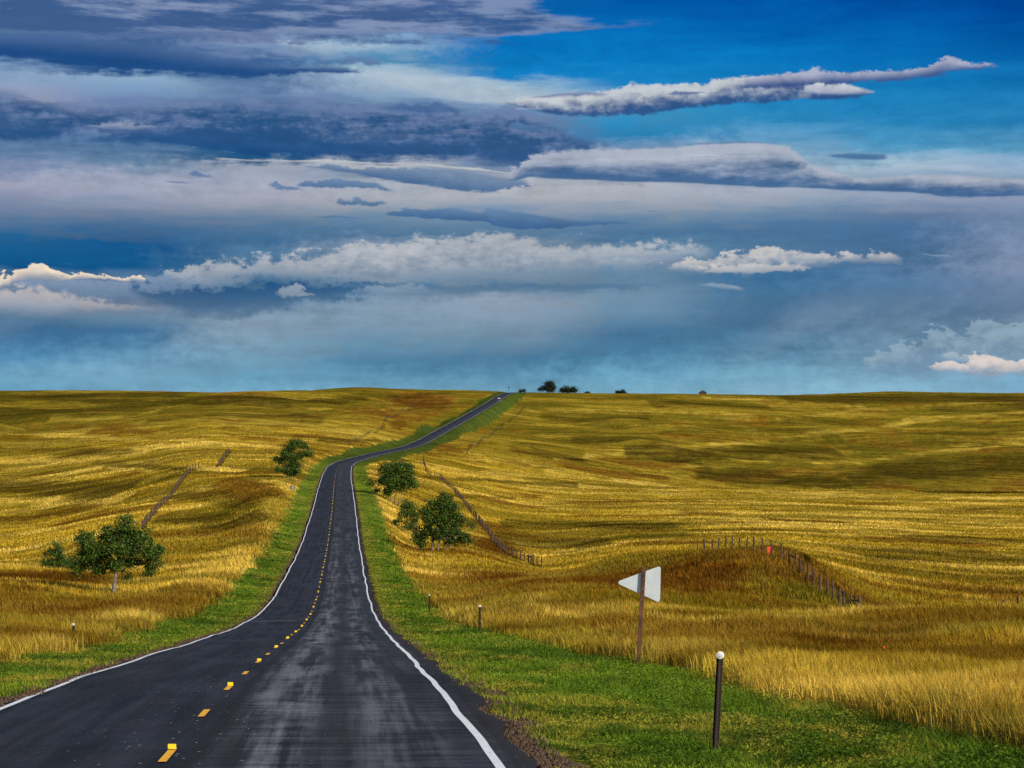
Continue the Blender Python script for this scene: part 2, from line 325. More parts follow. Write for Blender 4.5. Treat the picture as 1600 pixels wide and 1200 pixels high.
def field_colour(b, pos, verge_w=None):
    """colour of what grows at a place: shared by soil cover and by the grass itself"""
    p2 = b.scalev(pos, (0.45, 1.0, 1.0))
    nA = b.noise(b.scalev(pos, (0.30, 1.0, 1.0)), 0.050, 6, 0.65)
    nB = b.noise(p2, 0.33, 4, 0.6)
    nC = b.noise(pos, 2.3, 3, 0.6)
    t = b.m('ADD', b.m('MULTIPLY', nA, 0.45), b.m('MULTIPLY', nB, 0.55))
    t = b.m('ADD', t, b.m('MULTIPLY', b.m('SUBTRACT', nC, 0.5), 0.35))
    g = b.mix(b.mr(t, 0.42, 0.59), GOLD2, GOLD)
    g = b.mix(b.m('MULTIPLY', b.attr('z_bright'), b.mr(nB, 0.30, 0.55, 0.25, 1.0)), g, BRIGHT)
    ol = b.mix(b.mr(t, 0.40, 0.60), OLIVE2, OLIVE)
    rs = b.mix(b.mr(t, 0.40, 0.60), RUST2, RUST)
    olf = b.m('MULTIPLY', b.attr('z_olive'), b.mr(nB, 0.30, 0.58, 0.45, 1.0))
    g = b.mix(olf, g, ol)
    g = b.mix(b.m('MULTIPLY', b.attr('z_rust'), b.mr(nC, 0.25, 0.6, 0.7, 1.0)), g, rs)
    # dark rank growth along fences, painted shade in the hill folds; closely spaced dark streaks
    nE = b.noise(b.scalev(pos, (0.22, 1.0, 1.0)), 0.105, 5, 0.65)
    nF = b.noise(b.scalev(pos, (0.16, 1.0, 1.0)), 0.040, 4, 0.6)
    dk = b.mix(b.mr(t, 0.40, 0.60), DARKG2, DARKG)
    g = b.mix(b.m('MULTIPLY', b.attr('z_dark'), b.mr(nE, 0.42, 0.66, 1.0, 0.62)), g, dk)
    st = b.m('MAXIMUM', b.mr(nE, 0.38, 0.53, 0.62, 0.0), b.mr(nF, 0.36, 0.46, 0.40, 0.0))
    g = b.mix(st, g, b.mix(0.55, g, DARKG2))
    vg = b.mix(b.mr(t, 0.38, 0.62), GREEN2, GREEN)
    vg = b.mix(b.m('MULTIPLY', b.attr('z_dry'), b.mr(nC, 0.35, 0.65)), vg, DRY)
    vg = b.mix(b.attr('z_dark'), vg, (0.040, 0.060, 0.012))
    return b.mix(b.attr('z_verge'), g, vg), nC

def grass_ground_material():
    m, nt, out = new_mat('prairie_ground'); b = NB(nt)
    pos = b.n('ShaderNodeNewGeometry').outputs['Position']
    c, nC = field_colour(b, pos)
    fine = b.noise(b.scalev(pos, (1.0, 0.6, 1.0)), 7.0, 3, 0.65)
    c = b.mix(b.mr(fine, 0.30, 0.62, 0.55, 0.0), c, (0.05, 0.034, 0.008))
    # bare crumbly soil beside the asphalt
    s = b.m('ABSOLUTE', b.attr('s_off'))
    e = b.m('ADD', s, b.m('MULTIPLY', b.m('SUBTRACT', b.noise(pos, 1.4, 4, 0.7), 0.5), 1.0))
    soil = b.mix(b.noise(pos, 16, 3, 0.7), (0.030, 0.020, 0.014), (0.17, 0.105, 0.062))
    c = b.mix(b.mr(e, 3.88, 4.30, 1.0, 0.0), c, soil)
    bs = b.n('ShaderNodeBsdfPrincipled'); b.put(bs.inputs['Base Color'], c)
    bs.inputs['Roughness'].default_value = 1.0; bs.inputs['Specular IOR Level'].default_value = 0.0
    bump = b.n('ShaderNodeBump'); bump.inputs['Strength'].default_value = 1.0; bump.inputs['Distance'].default_value = 0.6
    hb = b.m('ADD', b.noise(pos, 1.6, 5, 0.7), b.m('ADD', b.m('MULTIPLY', b.noise(pos, 0.22, 4, 0.6), 2.2), b.m('MULTIPLY', b.noise(b.scalev(pos, (0.4, 1, 1)), 0.06, 4, 0.6), 14.0)))
    b.put(bump.inputs['Height'], hb); nt.links.new(bump.outputs[0], bs.inputs['Normal'])
    nt.links.new(bs.outputs[0], out.inputs[0])
    return m

def blade_material(name, bright=1.0):
    m, nt, out = new_mat(name); b = NB(nt)
    pos = b.n('ShaderNodeNewGeometry').outputs['Position']
    c, nC = field_colour(b, pos)
    r = b.attr('tint')
    hv = b.n('ShaderNodeHueSaturation')
    b.put(hv.inputs['Hue'], b.mr(r, 0, 1, 0.488, 0.510, False)); b.put(hv.inputs['Saturation'], 1.0)
    b.put(hv.inputs['Value'], b.mr(b.m('FRACT', b.m('MULTIPLY', r, 7.31)), 0, 1, 0.62 * bright, 1.34 * bright, False))
    b.put(hv.inputs['Color'], c)
    d = b.n('ShaderNodeBsdfDiffuse'); t = b.n('ShaderNodeBsdfTranslucent')
    nt.links.new(hv.outputs[0], d.inputs[0]); nt.links.new(hv.outputs[0], t.inputs[0])
    mx = b.n('ShaderNodeMixShader'); mx.inputs[0].default_value = 0.38
    nt.links.new(d.outputs[0], mx.inputs[1]); nt.links.new(t.outputs[0], mx.inputs[2]); nt.links.new(mx.outputs[0], out.inputs[0])
    return m

def simple_mat(name, col, rough=0.7, var=0.0, scale=20.0, metal=0.0, spec=0.4, col2=None):
    m, nt, out = new_mat(name); b = NB(nt)
    bs = b.n('ShaderNodeBsdfPrincipled')
    bs.inputs['Roughness'].default_value = rough; bs.inputs['Metallic'].default_value = metal; bs.inputs['Specular IOR Level'].default_value = spec
    if col2 is None: col2 = tuple(c * (1 - var) for c in col)
    pos = b.n('ShaderNodeTexCoord').outputs['Object']
    b.put(bs.inputs['Base Color'], b.mix(b.mr(b.noise(pos, scale, 4, 0.65), 0.35, 0.65), col2, col))
    nt.links.new(bs.outputs[0], out.inputs[0])
    return m

def leaf_material(name, c1, c2):
    m, nt, out = new_mat(name); b = NB(nt)
    pos = b.n('ShaderNodeTexCoord').outputs['Object']
    r = b.attr('tint')
    c = b.mix(b.mr(b.m('ADD', b.m('MULTIPLY', b.noise(pos, 0.9, 3, 0.5), 0.7), b.m('MULTIPLY', r, 0.5)), 0.35, 0.85), c1, c2)
    d = b.n('ShaderNodeBsdfPrincipled'); d.inputs['Roughness'].default_value = 0.55; d.inputs['Specular IOR Level'].default_value = 0.3
    t = b.n('ShaderNodeBsdfTranslucent')
    b.put(d.inputs['Base Color'], c); b.put(t.inputs[0], c)
    mx = b.n('ShaderNodeMixShader'); mx.inputs[0].default_value = 0.22
    nt.links.new(d.outputs[0], mx.inputs[1]); nt.links.new(t.outputs[0], mx.inputs[2]); nt.links.new(mx.outputs[0], out.inputs[0])
    return m

def asphalt_material():
    m, nt, out = new_mat('asphalt'); b = NB(nt)
    s = b.attr('s_off'); d = b.attr('d_along')
    v = b.comb(s, d, 0.0)
    dz = b.m('MULTIPLY', d, 1.0)
    grain = b.noise(b.scalev(v, (1, 1, 1)), 38.0, 3, 0.7)
    strip = b.noise(b.comb(b.m('MULTIPLY', s, 0.22), b.m('MULTIPLY', d, 1.5)), 2.2, 4, 0.65)      # screed marks across the lane
    strip2 = b.noise(b.comb(b.m('MULTIPLY', s, 0.35), b.m('MULTIPLY', d, 0.33)), 1.3, 4, 0.6)
    blot = b.noise(b.comb(b.m('MULTIPLY', s, 0.75), b.m('MULTIPLY', d, 0.10)), 0.9, 4, 0.55)
    lng = b.noise(b.comb(b.m('MULTIPLY', s, 2.1), b.m('MULTIPLY', d, 0.055)), 1.3, 5, 0.62)
    ptc = b.noise(b.comb(b.m('MULTIPLY', s, 0.45), b.m('MULTIPLY', d, 0.16)), 1.2, 5, 0.6)
    # worn, polished pale bands in the right-hand lane's wheel paths
    def band(c, w):
        return b.mr(b.m('ABSOLUTE', b.m('SUBTRACT', b.m('ADD', s, b.m('MULTIPLY', b.m('SUBTRACT', blot, 0.5), 1.3)), c)), 0.0, w, 1.0, 0.0)
    wheel = b.m('MAXIMUM', band(0.75, 0.85), b.m('MULTIPLY', band(2.35, 0.8), 0.75))
    wheel = b.m('MULTIPLY', wheel, b.mr(d, 330, 90, 0.12, 1.0))
    wheel = b.m('MULTIPLY', wheel, b.mr(b.m('ADD', b.m('MULTIPLY', strip, 0.12), b.m('ADD', b.m('MULTIPLY', lng, .46), b.m('MULTIPLY', ptc, .38))), 0.42, 0.58))
    base = b.mix(b.mr(b.m('ADD', b.m('MULTIPLY', lng, 0.45), b.m('ADD', b.m('MULTIPLY', ptc, 0.35), b.m('MULTIPLY', strip, 0.20))), 0.40, 0.60), (0.0082, 0.0085, 0.0128), (0.0290, 0.0300, 0.0430))
    c = b.mix(wheel, base, (0.180, 0.184, 0.218))
    rl = b.m('MULTIPLY', b.m('MULTIPLY', b.mr(s, -0.25, 0.05), b.mr(b.m('ADD', b.m('MULTIPLY', strip, .6), b.m('MULTIPLY', blot, .4)), .4, .62)), 0.16)
    c = b.mix(rl, c, (0.15, 0.15, 0.16))
    # oily brown middle of the right lane, tar smears in the left lane
    oil = b.m('MULTIPLY', b.mr(b.m('ABSOLUTE', b.m('SUBTRACT', s, 1.55)), 0.0, 0.55, 1.0, 0.0), b.mr(blot, 0.48, 0.66))
    c = b.mix(b.m('MULTIPLY', oil, 0.75), c, (0.022, 0.014, 0.014))
    tar = b.m('MULTIPLY', b.mr(b.m('ABSOLUTE', b.m('SUBTRACT', b.m('ADD', s, b.m('MULTIPLY', b.m('SUBTRACT', strip2, 0.5), 0.6)), -1.75)), 0.0, 0.28, 1.0, 0.0),
              b.mr(b.noise(b.comb(0.0, b.m('MULTIPLY', d, 0.12)), 1.0, 3, 0.6), 0.46, 0.56))
    c = b.mix(b.m('MULTIPLY', tar, 0.85), c, (0.006, 0.008, 0.017))
    brn = b.m('MULTIPLY', b.mr(b.noise(b.comb(b.m('MULTIPLY', s, 0.5), b.m('MULTIPLY', d, 0.06)), 1.0, 3, 0.6), 0.5, 0.68), 0.5)
    c = b.mix(brn, c, (0.026, 0.019, 0.018))
    def joint(dd, lo, hi):
        q = b.mr(b.m('ABSOLUTE', b.m('SUBTRACT', b.m('ADD', d, b.m('MULTIPLY', b.m('SUBTRACT', grain, 0.5), 0.5)), dd)), 0.10, 0.55, 1.0, 0.0)
        return b.m('MULTIPLY', q, b.m('MULTIPLY', b.mr(s, lo, lo + .2), b.mr(s, hi, hi - .5)))
    c = b.mix(b.m('MULTIPLY', joint(107.0, -3.4, -0.7), 0.75), c, (0.20, 0.19, 0.18))
    c = b.mix(b.m('MULTIPLY', joint(166.0, 0.1, 3.3), 0.5), c, (0.15, 0.14, 0.14))
    c = b.mix(b.mr(strip, 0.34, 0.62, 0.17, 0.0), c, (0.007, 0.007, 0.009))
    # dark joint right of the centre markings
    seam = b.mr(b.m('ABSOLUTE', b.m('SUBTRACT', b.m('ADD', s, b.m('MULTIPLY', b.m('SUBTRACT', strip2, 0.5), 0.3)), 0.0)), 0.03, 0.20, 1.0, 0.0)
    c = b.mix(b.m('MULTIPLY', seam, 0.8), c, (0.011, 0.009, 0.010))
    # raw margin outside the edge lines
    marg = b.mr(b.m('ABSOLUTE', s), 3.5, 3.62)
    c = b.mix(b.m('MULTIPLY', marg, 0.8), c, (0.012, 0.010, 0.010))
    c = b.mix(b.mr(grain, 0.3, 0.7, 0.35, 0.0), c, (0.006, 0.006, 0.008))
    # loose pale chips
    vo = b.n('ShaderNodeTexVoronoi'); vo.feature = 'F1'; nt.links.new(v, vo.inputs['Vector']); vo.inputs['Scale'].default_value = 9.0
    chip = b.m('MULTIPLY', b.mr(vo.outputs['Distance'], 0.19, 0.13), b.mr(b.sep(vo.outputs['Color'])[0], 0.86, 0.88))
    chip = b.m('MULTIPLY', chip, b.mr(b.m('ABSOLUTE', b.m('ADD', s, 0.2)), 0.0, 2.2, 1.0, 0.12))
    c = b.mix(chip, c, (0.42, 0.41, 0.40))
    bs = b.n('ShaderNodeBsdfPrincipled'); b.put(bs.inputs['Base Color'], c)
    b.put(bs.inputs['Roughness'], b.mr(strip, 0.3, 0.7, 0.62, 0.85)); bs.inputs['Specular IOR Level'].default_value = 0.10
    bump = b.n('ShaderNodeBump'); bump.inputs['Strength'].default_value = 0.5; bump.inputs['Distance'].default_value = 0.02
    b.put(bump.inputs['Height'], b.m('ADD', grain, b.m('MULTIPLY', strip, 0.8))); nt.links.new(bump.outputs[0], bs.inputs['Normal'])
    nt.links.new(bs.outputs[0], out.inputs[0])
    return m

def paint_material(name, col, worn):
    m, nt, out = new_mat(name); b = NB(nt)
    pos = b.n('ShaderNodeNewGeometry').outputs['Position']
    n1 = b.noise(pos, 14, 4, 0.7)
    bs = b.n('ShaderNodeBsdfPrincipled'); b.put(bs.inputs['Base Color'], b.mix(b.mr(n1, 0.50, 0.72, 0.0, 0.8), col, worn))
    bs.inputs['Roughness'].default_value = 0.75; bs.inputs['Specular IOR Level'].default_value = 0.25
    nt.links.new(bs.outputs[0], out.inputs[0])
    return m

# ------------------------------------------------------------------ mesh helpers
def np_mesh(name, verts, faces, mat, smooth=False, attrs=None):
    """faces: (n,3) or (n,4) int array"""
    verts = np.ascontiguousarray(verts, np.float32); faces = np.ascontiguousarray(faces, np.int32)
    me = bpy.data.meshes.new(name)
    k = faces.shape[1]; nf = len(faces)
    me.vertices.add(len(verts)); me.vertices.foreach_set('co', verts.ravel())
    me.loops.add(nf * k); me.loops.foreach_set('vertex_index', faces.ravel())
    me.polygons.add(nf); me.polygons.foreach_set('loop_start', np.arange(0, nf * k, k, dtype=np.int32))
    if smooth: me.polygons.foreach_set('use_smooth', np.ones(nf, bool))
    for an, av in (attrs or {}).items():
        a = me.attributes.new(an, 'FLOAT', 'POINT'); a.data.foreach_set('value', np.ascontiguousarray(av, np.float32))
    me.update(calc_edges=True); me.validate()
    me.materials.append(mat)
    o = bpy.data.objects.new(name, me); COL.objects.link(o)
    return o

def bm_obj(name, bm, mats, parent=None, smooth=False):
    me = bpy.data.meshes.new(name); bm.normal_update(); bm.to_mesh(me); bm.free()
    for mt in (mats if isinstance(mats, (list, tuple)) else [mats]): me.materials.append(mt)
    if smooth:
        for p in me.polygons: p.use_smooth = True
    o = bpy.data.objects.new(name, me); COL.objects.link(o)
    if parent: o.parent = parent
    return o

def tag(o, label=None, cat=None, group=None, kind=None):
    if label: o['label'] = label
    if cat: o['category'] = cat
    if group: o['group'] = group
    if kind: o['kind'] = kind
    return o

def thing(name, loc, label, cat, group=None, rz=0.0):
    o = bpy.data.objects.new(name, None); COL.objects.link(o); o.empty_display_size = 0.2
    o.location = loc; o.rotation_euler = (0, 0, rz)
    return tag(o, label, cat, group)

def bm_tube(bm, pts, rad, seg=7, mat=0, cap=True):
    rings = []
    pts = [Vector(p) for p in pts]
    for i, p in enumerate(pts):
        if i == 0: t = pts[1] - p
        elif i == len(pts) - 1: t = p - pts[i - 1]
        else: t = pts[i + 1] - pts[i - 1]
        t.normalize()
        a = t.cross(Vector((0.13, 0.97, 0.21))); 
        if a.length < 1e-3: a = t.cross(Vector((1, 0, 0)))
        a.normalize(); c = t.cross(a)
        rings.append([bm.verts.new(p + (a * math.cos(2 * math.pi * j / seg) + c * math.sin(2 * math.pi * j / seg)) * rad[i]) for j in range(seg)])
    for i in range(len(rings) - 1):
        for j in range(seg):
            f = bm.faces.new((rings[i][j], rings[i][(j + 1) % seg], rings[i + 1][(j + 1) % seg], rings[i + 1][j])); f.material_index = mat
    if cap:
        for rg in (rings[0][::-1], rings[-1]):
            f = bm.faces.new(rg); f.material_index = mat

def bm_box(bm, c, size, mat=0, rot=None, bevel=0.0):
    r = bmesh.ops.create_cube(bm, size=1.0)
    vs = r['verts']
    M = Matrix.Translation(Vector(c)) @ (rot.to_4x4() if rot is not None else Matrix.Identity(4)) @ Matrix.Diagonal((size[0], size[1], size[2], 1))
    bmesh.ops.transform(bm, matrix=M, verts=vs)
    fs = set(f for v in vs for f in v.link_faces)
    for f in fs: f.material_index = mat
    if bevel > 0:
        es = list(set(e for v in vs for e in v.link_edges))
        bmesh.ops.bevel(bm, geom=es, offset=bevel, segments=2, affect='EDGES', profile=0.5)

# ------------------------------------------------------------------ GROUND (one sheet to beyond the horizon)
def build_ground():
    fine = np.radians(np.arange(-18.0, 18.001, 0.042))
    coarse_r = np.radians(np.concatenate([np.arange(19, 30, 1.0), np.arange(32, 180, 6.0)]))
    th = np.concatenate([-coarse_r[::-1], fine, coarse_r])          # clockwise from forward
    r = np.concatenate([[0.4, 1, 2, 3.2, 4.6], np.exp(np.linspace(math.log(6.0), math.log(4300.0), 860))])
    T, R = np.meshgrid(th, r)
    X = R * np.sin(T); Y = R * np.cos(T)
    x = X.ravel(); y = Y.ravel()
    z = np.zeros_like(x)
    for i in range(0, x.size, 200000):
        z[i:i + 200000] = land_z(x[i:i + 200000], y[i:i + 200000])
    nr, nt_ = T.shape
    i0 = (np.arange(nr - 1)[:, None] * nt_ + np.arange(nt_)[None, :])
    i1 = (np.arange(nr - 1)[:, None] * nt_ + (np.arange(nt_)[None, :] + 1) % nt_)
    faces = np.stack([i0, i0 + nt_, i1 + nt_, i1], -1).reshape(-1, 4)[:, ::-1]
    faces = faces[:, ::-1] if False else faces
    zs = [np.zeros_like(x) for _ in range(6)]
    for i in range(0, x.size, 200000):
        q = zones(x[i:i + 200000], y[i:i + 200000])
        for k in range(6): zs[k][i:i + 200000] = q[k]
    o = np_mesh('ground', np.stack([x, y, z], 1), faces, MAT['ground'], True,
                dict(z_verge=zs[0], z_rust=zs[1], z_olive=zs[2], z_bright=zs[3], z_dry=zs[4], z_dark=zs[5], s_off=x - road_cx(y)))
    tag(o, kind='structure')
    return o

# ------------------------------------------------------------------ ROAD
def road_rows(y0, y1):
    ys = [y0]
    while ys[-1] < y1:
        d = max(ys[-1], 8)
        ys.append(ys[-1] + min(max(0.35, d * 0.012), 6.0))
    return np.array(ys)

def edge_w(y, side):
    return 3.71 + (fbm(y / 2.3, y * 0 + 7.7 + side * 3, 4, 90) - 0.5) * 0.55 + (0.12 if side > 0 else -0.1)

def strip(name, ys, offs_l, offs_r, lift, ncol, mat, crown=True):
    """ribbon of the road between two lateral offsets; top lies lift above the road level"""
    cx = road_cx(ys); rz = road_z(ys)
    dx = np.gradient(cx, ys); L = np.sqrt(1 + dx * dx)
    t = np.linspace(0, 1, ncol)
    S = offs_l[:, None] * (1 - t) + offs_r[:, None] * t
    X = cx[:, None] + S * (1 / L)[:, None]
    Y = ys[:, None] - S * (dx / L)[:, None]
    Z = rz[:, None] - np.abs(S) * 0.012 + lift + (vnoise(S * 0.6 + 40, ys[:, None] / 4.0 + S * 0, 14) - 0.5) * 0.03
    n, m = S.shape
    i = np.arange(n - 1)[:, None] * m + np.arange(m - 1)[None, :]
    faces = np.stack([i, i + 1, i + m + 1, i + m], -1).reshape(-1, 4)
    return np_mesh(name, np.stack([X, Y, Z], -1).reshape(-1, 3), faces, mat, True,
                   dict(s_off=S.ravel(), d_along=np.repeat(ys, m)))

def build_road():
    ys = road_rows(-120, 1700)
    rd = strip('road', ys, -edge_w(ys, -1), edge_w(ys, 1), 0.05, 25, MAT['asphalt'])
    # give the slab its thickness at both sides
    bm = bmesh.new(); bm.from_mesh(rd.data)
    bd = [e for e in bm.edges if e.is_boundary]
    r = bmesh.ops.extrude_edge_only(bm, edges=bd)
    for v in [g for g in r['geom'] if isinstance(g, bmesh.types.BMVert)]: v.co.z -= 0.25
    bm.to_mesh(rd.data); bm.free()
    tag(rd, kind='structure')
    for side in (-1, 1):
        c = (3.5 - 0.13 * (1 - sstep(50, 110, ys)) if side > 0 else -3.5 - 0.08 * (1 - sstep(40, 70, ys))) + (fbm(ys / 6.0, ys * 0 + side, 3, 99) - 0.5) * 0.17
        o = strip('edge_line', ys, c - 0.054, c + 0.054, 0.056, 2, MAT['white_paint'])
        tag(o, kind='structure')
    # short yellow dashes every 6 m along the centre
    V = []; Fc = []; k = 0
    d = 22.0 - 6 * 5
    while d < 640:
        yy = np.linspace(d + .15, d + 1.5, 4)
        c = -0.33 + np.zeros(4); cxx = road_cx(yy); zz = road_z(yy)
        for j in range(4):
            sl = c[j] - 0.048; sr = c[j] + 0.048
            for sx in (sl, sr):
                V.append((cxx[j] + sx, yy[j], zz[j] - abs(sx) * 0.012 + 0.050 + 0.012 + (vnoise(np.array([sx * 0.6 + 40]), np.array([yy[j] / 4.0]), 14)[0] - 0.5) * 0.03))
        for j in range(3):
            b0 = k + 2 * j; Fc.append((b0, b0 + 1, b0 + 3, b0 + 2))
        k += 8; d += 6.0
    o = np_mesh('centre_line', np.array(V), np.array(Fc), MAT['yellow_paint'])
    tag(o, kind='structure')

ORD = ['first', 'second', 'third', 'fourth', 'fifth', 'sixth', 'seventh', 'eighth', 'ninth', 'tenth', 'eleventh', 'twelfth', 'thirteenth',
       'fourteenth', 'fifteenth', 'sixteenth', 'seventeenth', 'eighteenth', 'nineteenth', 'twentieth']
def ordinal(i):
    if i < 20: return ORD[i]
    tens = {2: 'twenty', 3: 'thirty', 4: 'forty', 5: 'fifty'}[(i + 1) // 10]
    u = (i + 1) % 10
    return {2: 'twentieth', 3: 'thirtieth', 4: 'fortieth', 5: 'fiftieth'}[(i + 1) // 10] if u == 0 else tens + '-' + ORD[u - 1]

def build_tabs():
    """upright yellow marker flaps standing at the far end of every second dash"""
    first = None
    i = 0; d = 22.0 + 1.55
    d = 22.0 + 6 + 1.45 - 6
    while d < 420:
        cx = float(road_cx(d)) - 0.33; z = float(road_z(d)) + 0.058
        if first is None:
            t = thing('road_marker_tab', (cx, d, z), '', 'road marker', 'yellow marker tabs along the centre line')
            bm = bmesh.new(); bm_box(bm, (0, 0, 0.032), (0.098, 0.006, 0.058), 0, bevel=0.002)
            bm_obj('flap', bm, MAT['yellow_flap'], t)
            bm = bmesh.new(); bm_box(bm, (0, 0.022, 0.004), (0.098, 0.05, 0.008), 0, bevel=0.002)
            bm_obj('foot', bm, MAT['yellow_flap'], t)
            first = t
        else:
            t = first.copy(); COL.objects.link(t); t.location = (cx, d, z)
            for ch in first.children:
                c = ch.copy(); COL.objects.link(c); c.parent = t
        t['label'] = ('upright yellow marker tab on the centre line, nearest of them all' if i == 0 else
                      'upright yellow marker tab on the centre line, %s up the road counting from the nearest' % ordinal(i))
        i += 1; d += 12.0

# ------------------------------------------------------------------ GRASS
def sample_polar(n, d0, d1, half=0.285):
    az = rng.uniform(-half, half, n); ld = rng.uniform(math.log(d0), math.log(d1), n)
    r = np.exp(ld)
    return r * np.sin(az), r * np.cos(az), r

def blades(name, x, y, w, h, mat, lean=0.35, label=None, leafy=False):
    n = len(x)
    z = land_z(x, y, False)
    phi = rng.uniform(0, 2 * math.pi, n)
    # blade plane faces roughly any way
    ax = np.cos(phi) * w * 0.5; ay = np.sin(phi) * w * 0.5
    lx = rng.normal(0, lean, n) * h - 0.10 * h; ly = rng.normal(0, lean, n) * h
    v0 = np.stack([x - ax, y - ay, z - 0.03], 1); v1 = np.stack([x + ax, y + ay, z - 0.03], 1)
    mx = x + lx * 0.35; my = y + ly * 0.35
    v2 = np.stack([mx + ax * 0.8, my + ay * 0.8, z + h * 0.6], 1); v3 = np.stack([mx - ax * 0.8, my - ay * 0.8, z + h * 0.6], 1)
    v4 = np.stack([x + lx, y + ly, z + h], 1)
    V = np.stack([v0, v1, v2, v3, v4], 1).reshape(-1, 3)
    b = np.arange(n)[:, None] * 5
    Fa = np.concatenate([b + np.array([[0, 1, 2]]), b + np.array([[0, 2, 3]]), b + np.array([[3, 2, 4]])], 0)
    q = zones(x, y); t = rng.random(n)
    at_ = dict(z_verge=q[0] * (0.2 if name == 'prairie_grass' else 1.0), z_rust=q[1], z_olive=q[2], z_bright=q[3], z_dry=q[4], z_dark=q[5], tint=t)
    o = np_mesh(name, V, Fa, mat, False, {k: np.repeat(v, 5) for k, v in at_.items()})
    tag(o, label, 'grass', kind='stuff')
    return o

def leaves(name, x, y, size, hmax, mat, label):
    n = len(x)
    z = land_z(x, y, False) + rng.random(n) * hmax
    u = rng.normal(0, 1, (n, 3)); u[:, 2] *= 0.6; u /= np.linalg.norm(u, axis=1)[:, None]
    v = np.cross(u, rng.normal(0, 1, (n, 3))); v /= np.linalg.norm(v, axis=1)[:, None]
    c = np.stack([x, y, z], 1)
    su = (size)[:, None] * u; sv = (size * 0.55)[:, None] * v
    V = np.stack([c - su, c - sv * 0.9, c + su, c + sv], 1).reshape(-1, 3)
    Fa = np.arange(n)[:, None] * 4 + np.array([[0, 1, 2, 3]])
    q = zones(x, y); t = rng.random(n)
    at_ = dict(z_verge=q[0], z_rust=q[1], z_olive=q[2], z_bright=q[3], z_dry=q[4], z_dark=q[5], tint=t)
    o = np_mesh(name, V, Fa, mat, False, {k: np.repeat(vv, 4) for k, vv in at_.items()})
    tag(o, label, 'ground cover', kind='stuff')
    return o

def build_grass():
    # tall prairie grass
    x, y, r = sample_polar(1350000, 15, 950)
    s = np.abs(x - road_cx(y)); vz = zones(x, y)
    keep = (vz[0] < rng.random(len(x)) * 0.8 + 0.02) & (s > 5.5)
    keep &= rng.random(len(x)) < np.where(r > 300, 0.75, 1.0)
    x, y, r = x[keep], y[keep], r[keep]
    vz = [q[keep] for q in vz]
    w = np.maximum(0.016, r * 0.00042) * rng.uniform(0.7, 1.5, len(x))
    patch = 0.45 + (fbm(x / 4.0, y / 9.0, 3, 15) - 0.45) * (1 - 0.6 * sstep(60, 200, r))
    h = (0.52 + 0.55 * (patch - 0.45)) * rng.uniform(0.65, 1.25, len(x)) * (1 - 0.25 * vz[2]) * (1 + 0.15 * vz[3])
    h = np.maximum(h, 0.2) * (1 - 0.55 * sstep(110, 380, r))
    blades('prairie_grass', x, y, w, h, MAT['grass'], 0.22, 'tall golden and rust prairie grass covering the open fields')
    # mown verge: blades and broad leaves
    x, y, r = sample_polar(650000, 13, 560)
    s = np.abs(x - road_cx(y)); vz = zones(x, y)
    tuft = fbm(x / 0.9, y / 1.4, 3, 25)
    soil = np.where(x > road_cx(y), 3.98, 3.93) + (fbm(x / 0.8, y / 1.5, 3, 29) - 0.5) * 0.9
    keep = (vz[0] > rng.random(len(x))) & (s > soil) & (tuft > 0.30 + 0.15 * rng.random(len(x)))
    x, y, r, tuft = x[keep], y[keep], r[keep], tuft[keep]; s = s[keep]
    w = np.maximum(0.014, r * 0.00040) * rng.uniform(0.7, 1.5, len(x))
    h = (0.07 + 0.26 * np.maximum(tuft - 0.3, 0)) * rng.uniform(0.6, 1.5, len(x)) * (0.5 + 0.6 * sstep(4.5, 7.5, s))
    blades('verge_grass', x, y, w, h, MAT['verge'], 0.5, 'short green mown grass along both sides of the road')
    x, y, r = sample_polar(1700000, 13, 300)
    s = np.abs(x - road_cx(y)); vz = zones(x, y)
    tuft = fbm(x / 1.1, y / 1.6, 3, 27)
    keep = (vz[0] > rng.random(len(x))) & (s > 4.5) & (tuft > 0.33 + 0.2 * rng.random(len(x)))
    x, y, r, tuft = x[keep], y[keep], r[keep], tuft[keep]; s = s[keep]
    size = np.maximum(0.022, r * 0.00050) * rng.uniform(0.6, 1.35, len(x))
    leaves('clover', x, y, size, 0.07 + 0.24 * sstep(4.8, 7.5, s) * np.clip(tuft * 2 - 0.5, 0, 1), MAT['verge'], 'low leafy green ground cover mixed into the mown verge')
    # crumbled asphalt and soil clods beside the right-hand edge
    x, y, r = sample_polar(500000, 13, 130)
    s = x - road_cx(y)
    lo = edge_w(y, 1) + 0.02
    keep = ((s > lo) & (s < lo + 0.38 + 0.35 * fbm(x, y / 2, 2, 33))) | ((s < -edge_w(y, -1) - 0.0) & (s > -edge_w(y, -1) - 0.35))
    x, y, r = x[keep], y[keep], r[keep]
    n = len(x)
    sz = rng.uniform(0.008, 0.03, n) * (1 + 0.5 * (rng.random(n) > 0.93))
    z = land_z(x, y, False)
    base = np.array([(1, 0, -.3), (-.5, .86, -.3), (-.5, -.86, -.3), (0.1, 0.1, 0.75)])
    ang = rng.uniform(0, 6.28, n); ca = np.cos(ang); sa = np.sin(ang)
    V = np.zeros((n, 4, 3))
    for k in range(4):
        bx, by, bz = base[k] + rng.normal(0, .15, 3)
        V[:, k, 0] = x + (bx * ca - by * sa) * sz; V[:, k, 1] = y + (bx * sa + by * ca) * sz; V[:, k, 2] = z + 0.005 + bz * sz
    Fa = (np.arange(n)[:, None, None] * 4 + np.array([[[0, 1, 3], [1, 2, 3], [2, 0, 3]]])).reshape(-1, 3)
    o = np_mesh('gravel', V.reshape(-1, 3), Fa, MAT['clod'], False, dict(tint=np.repeat(rng.random(n), 4)))
    tag(o, 'dark crumbled gravel and soil along the road edges', 'gravel', kind='stuff')

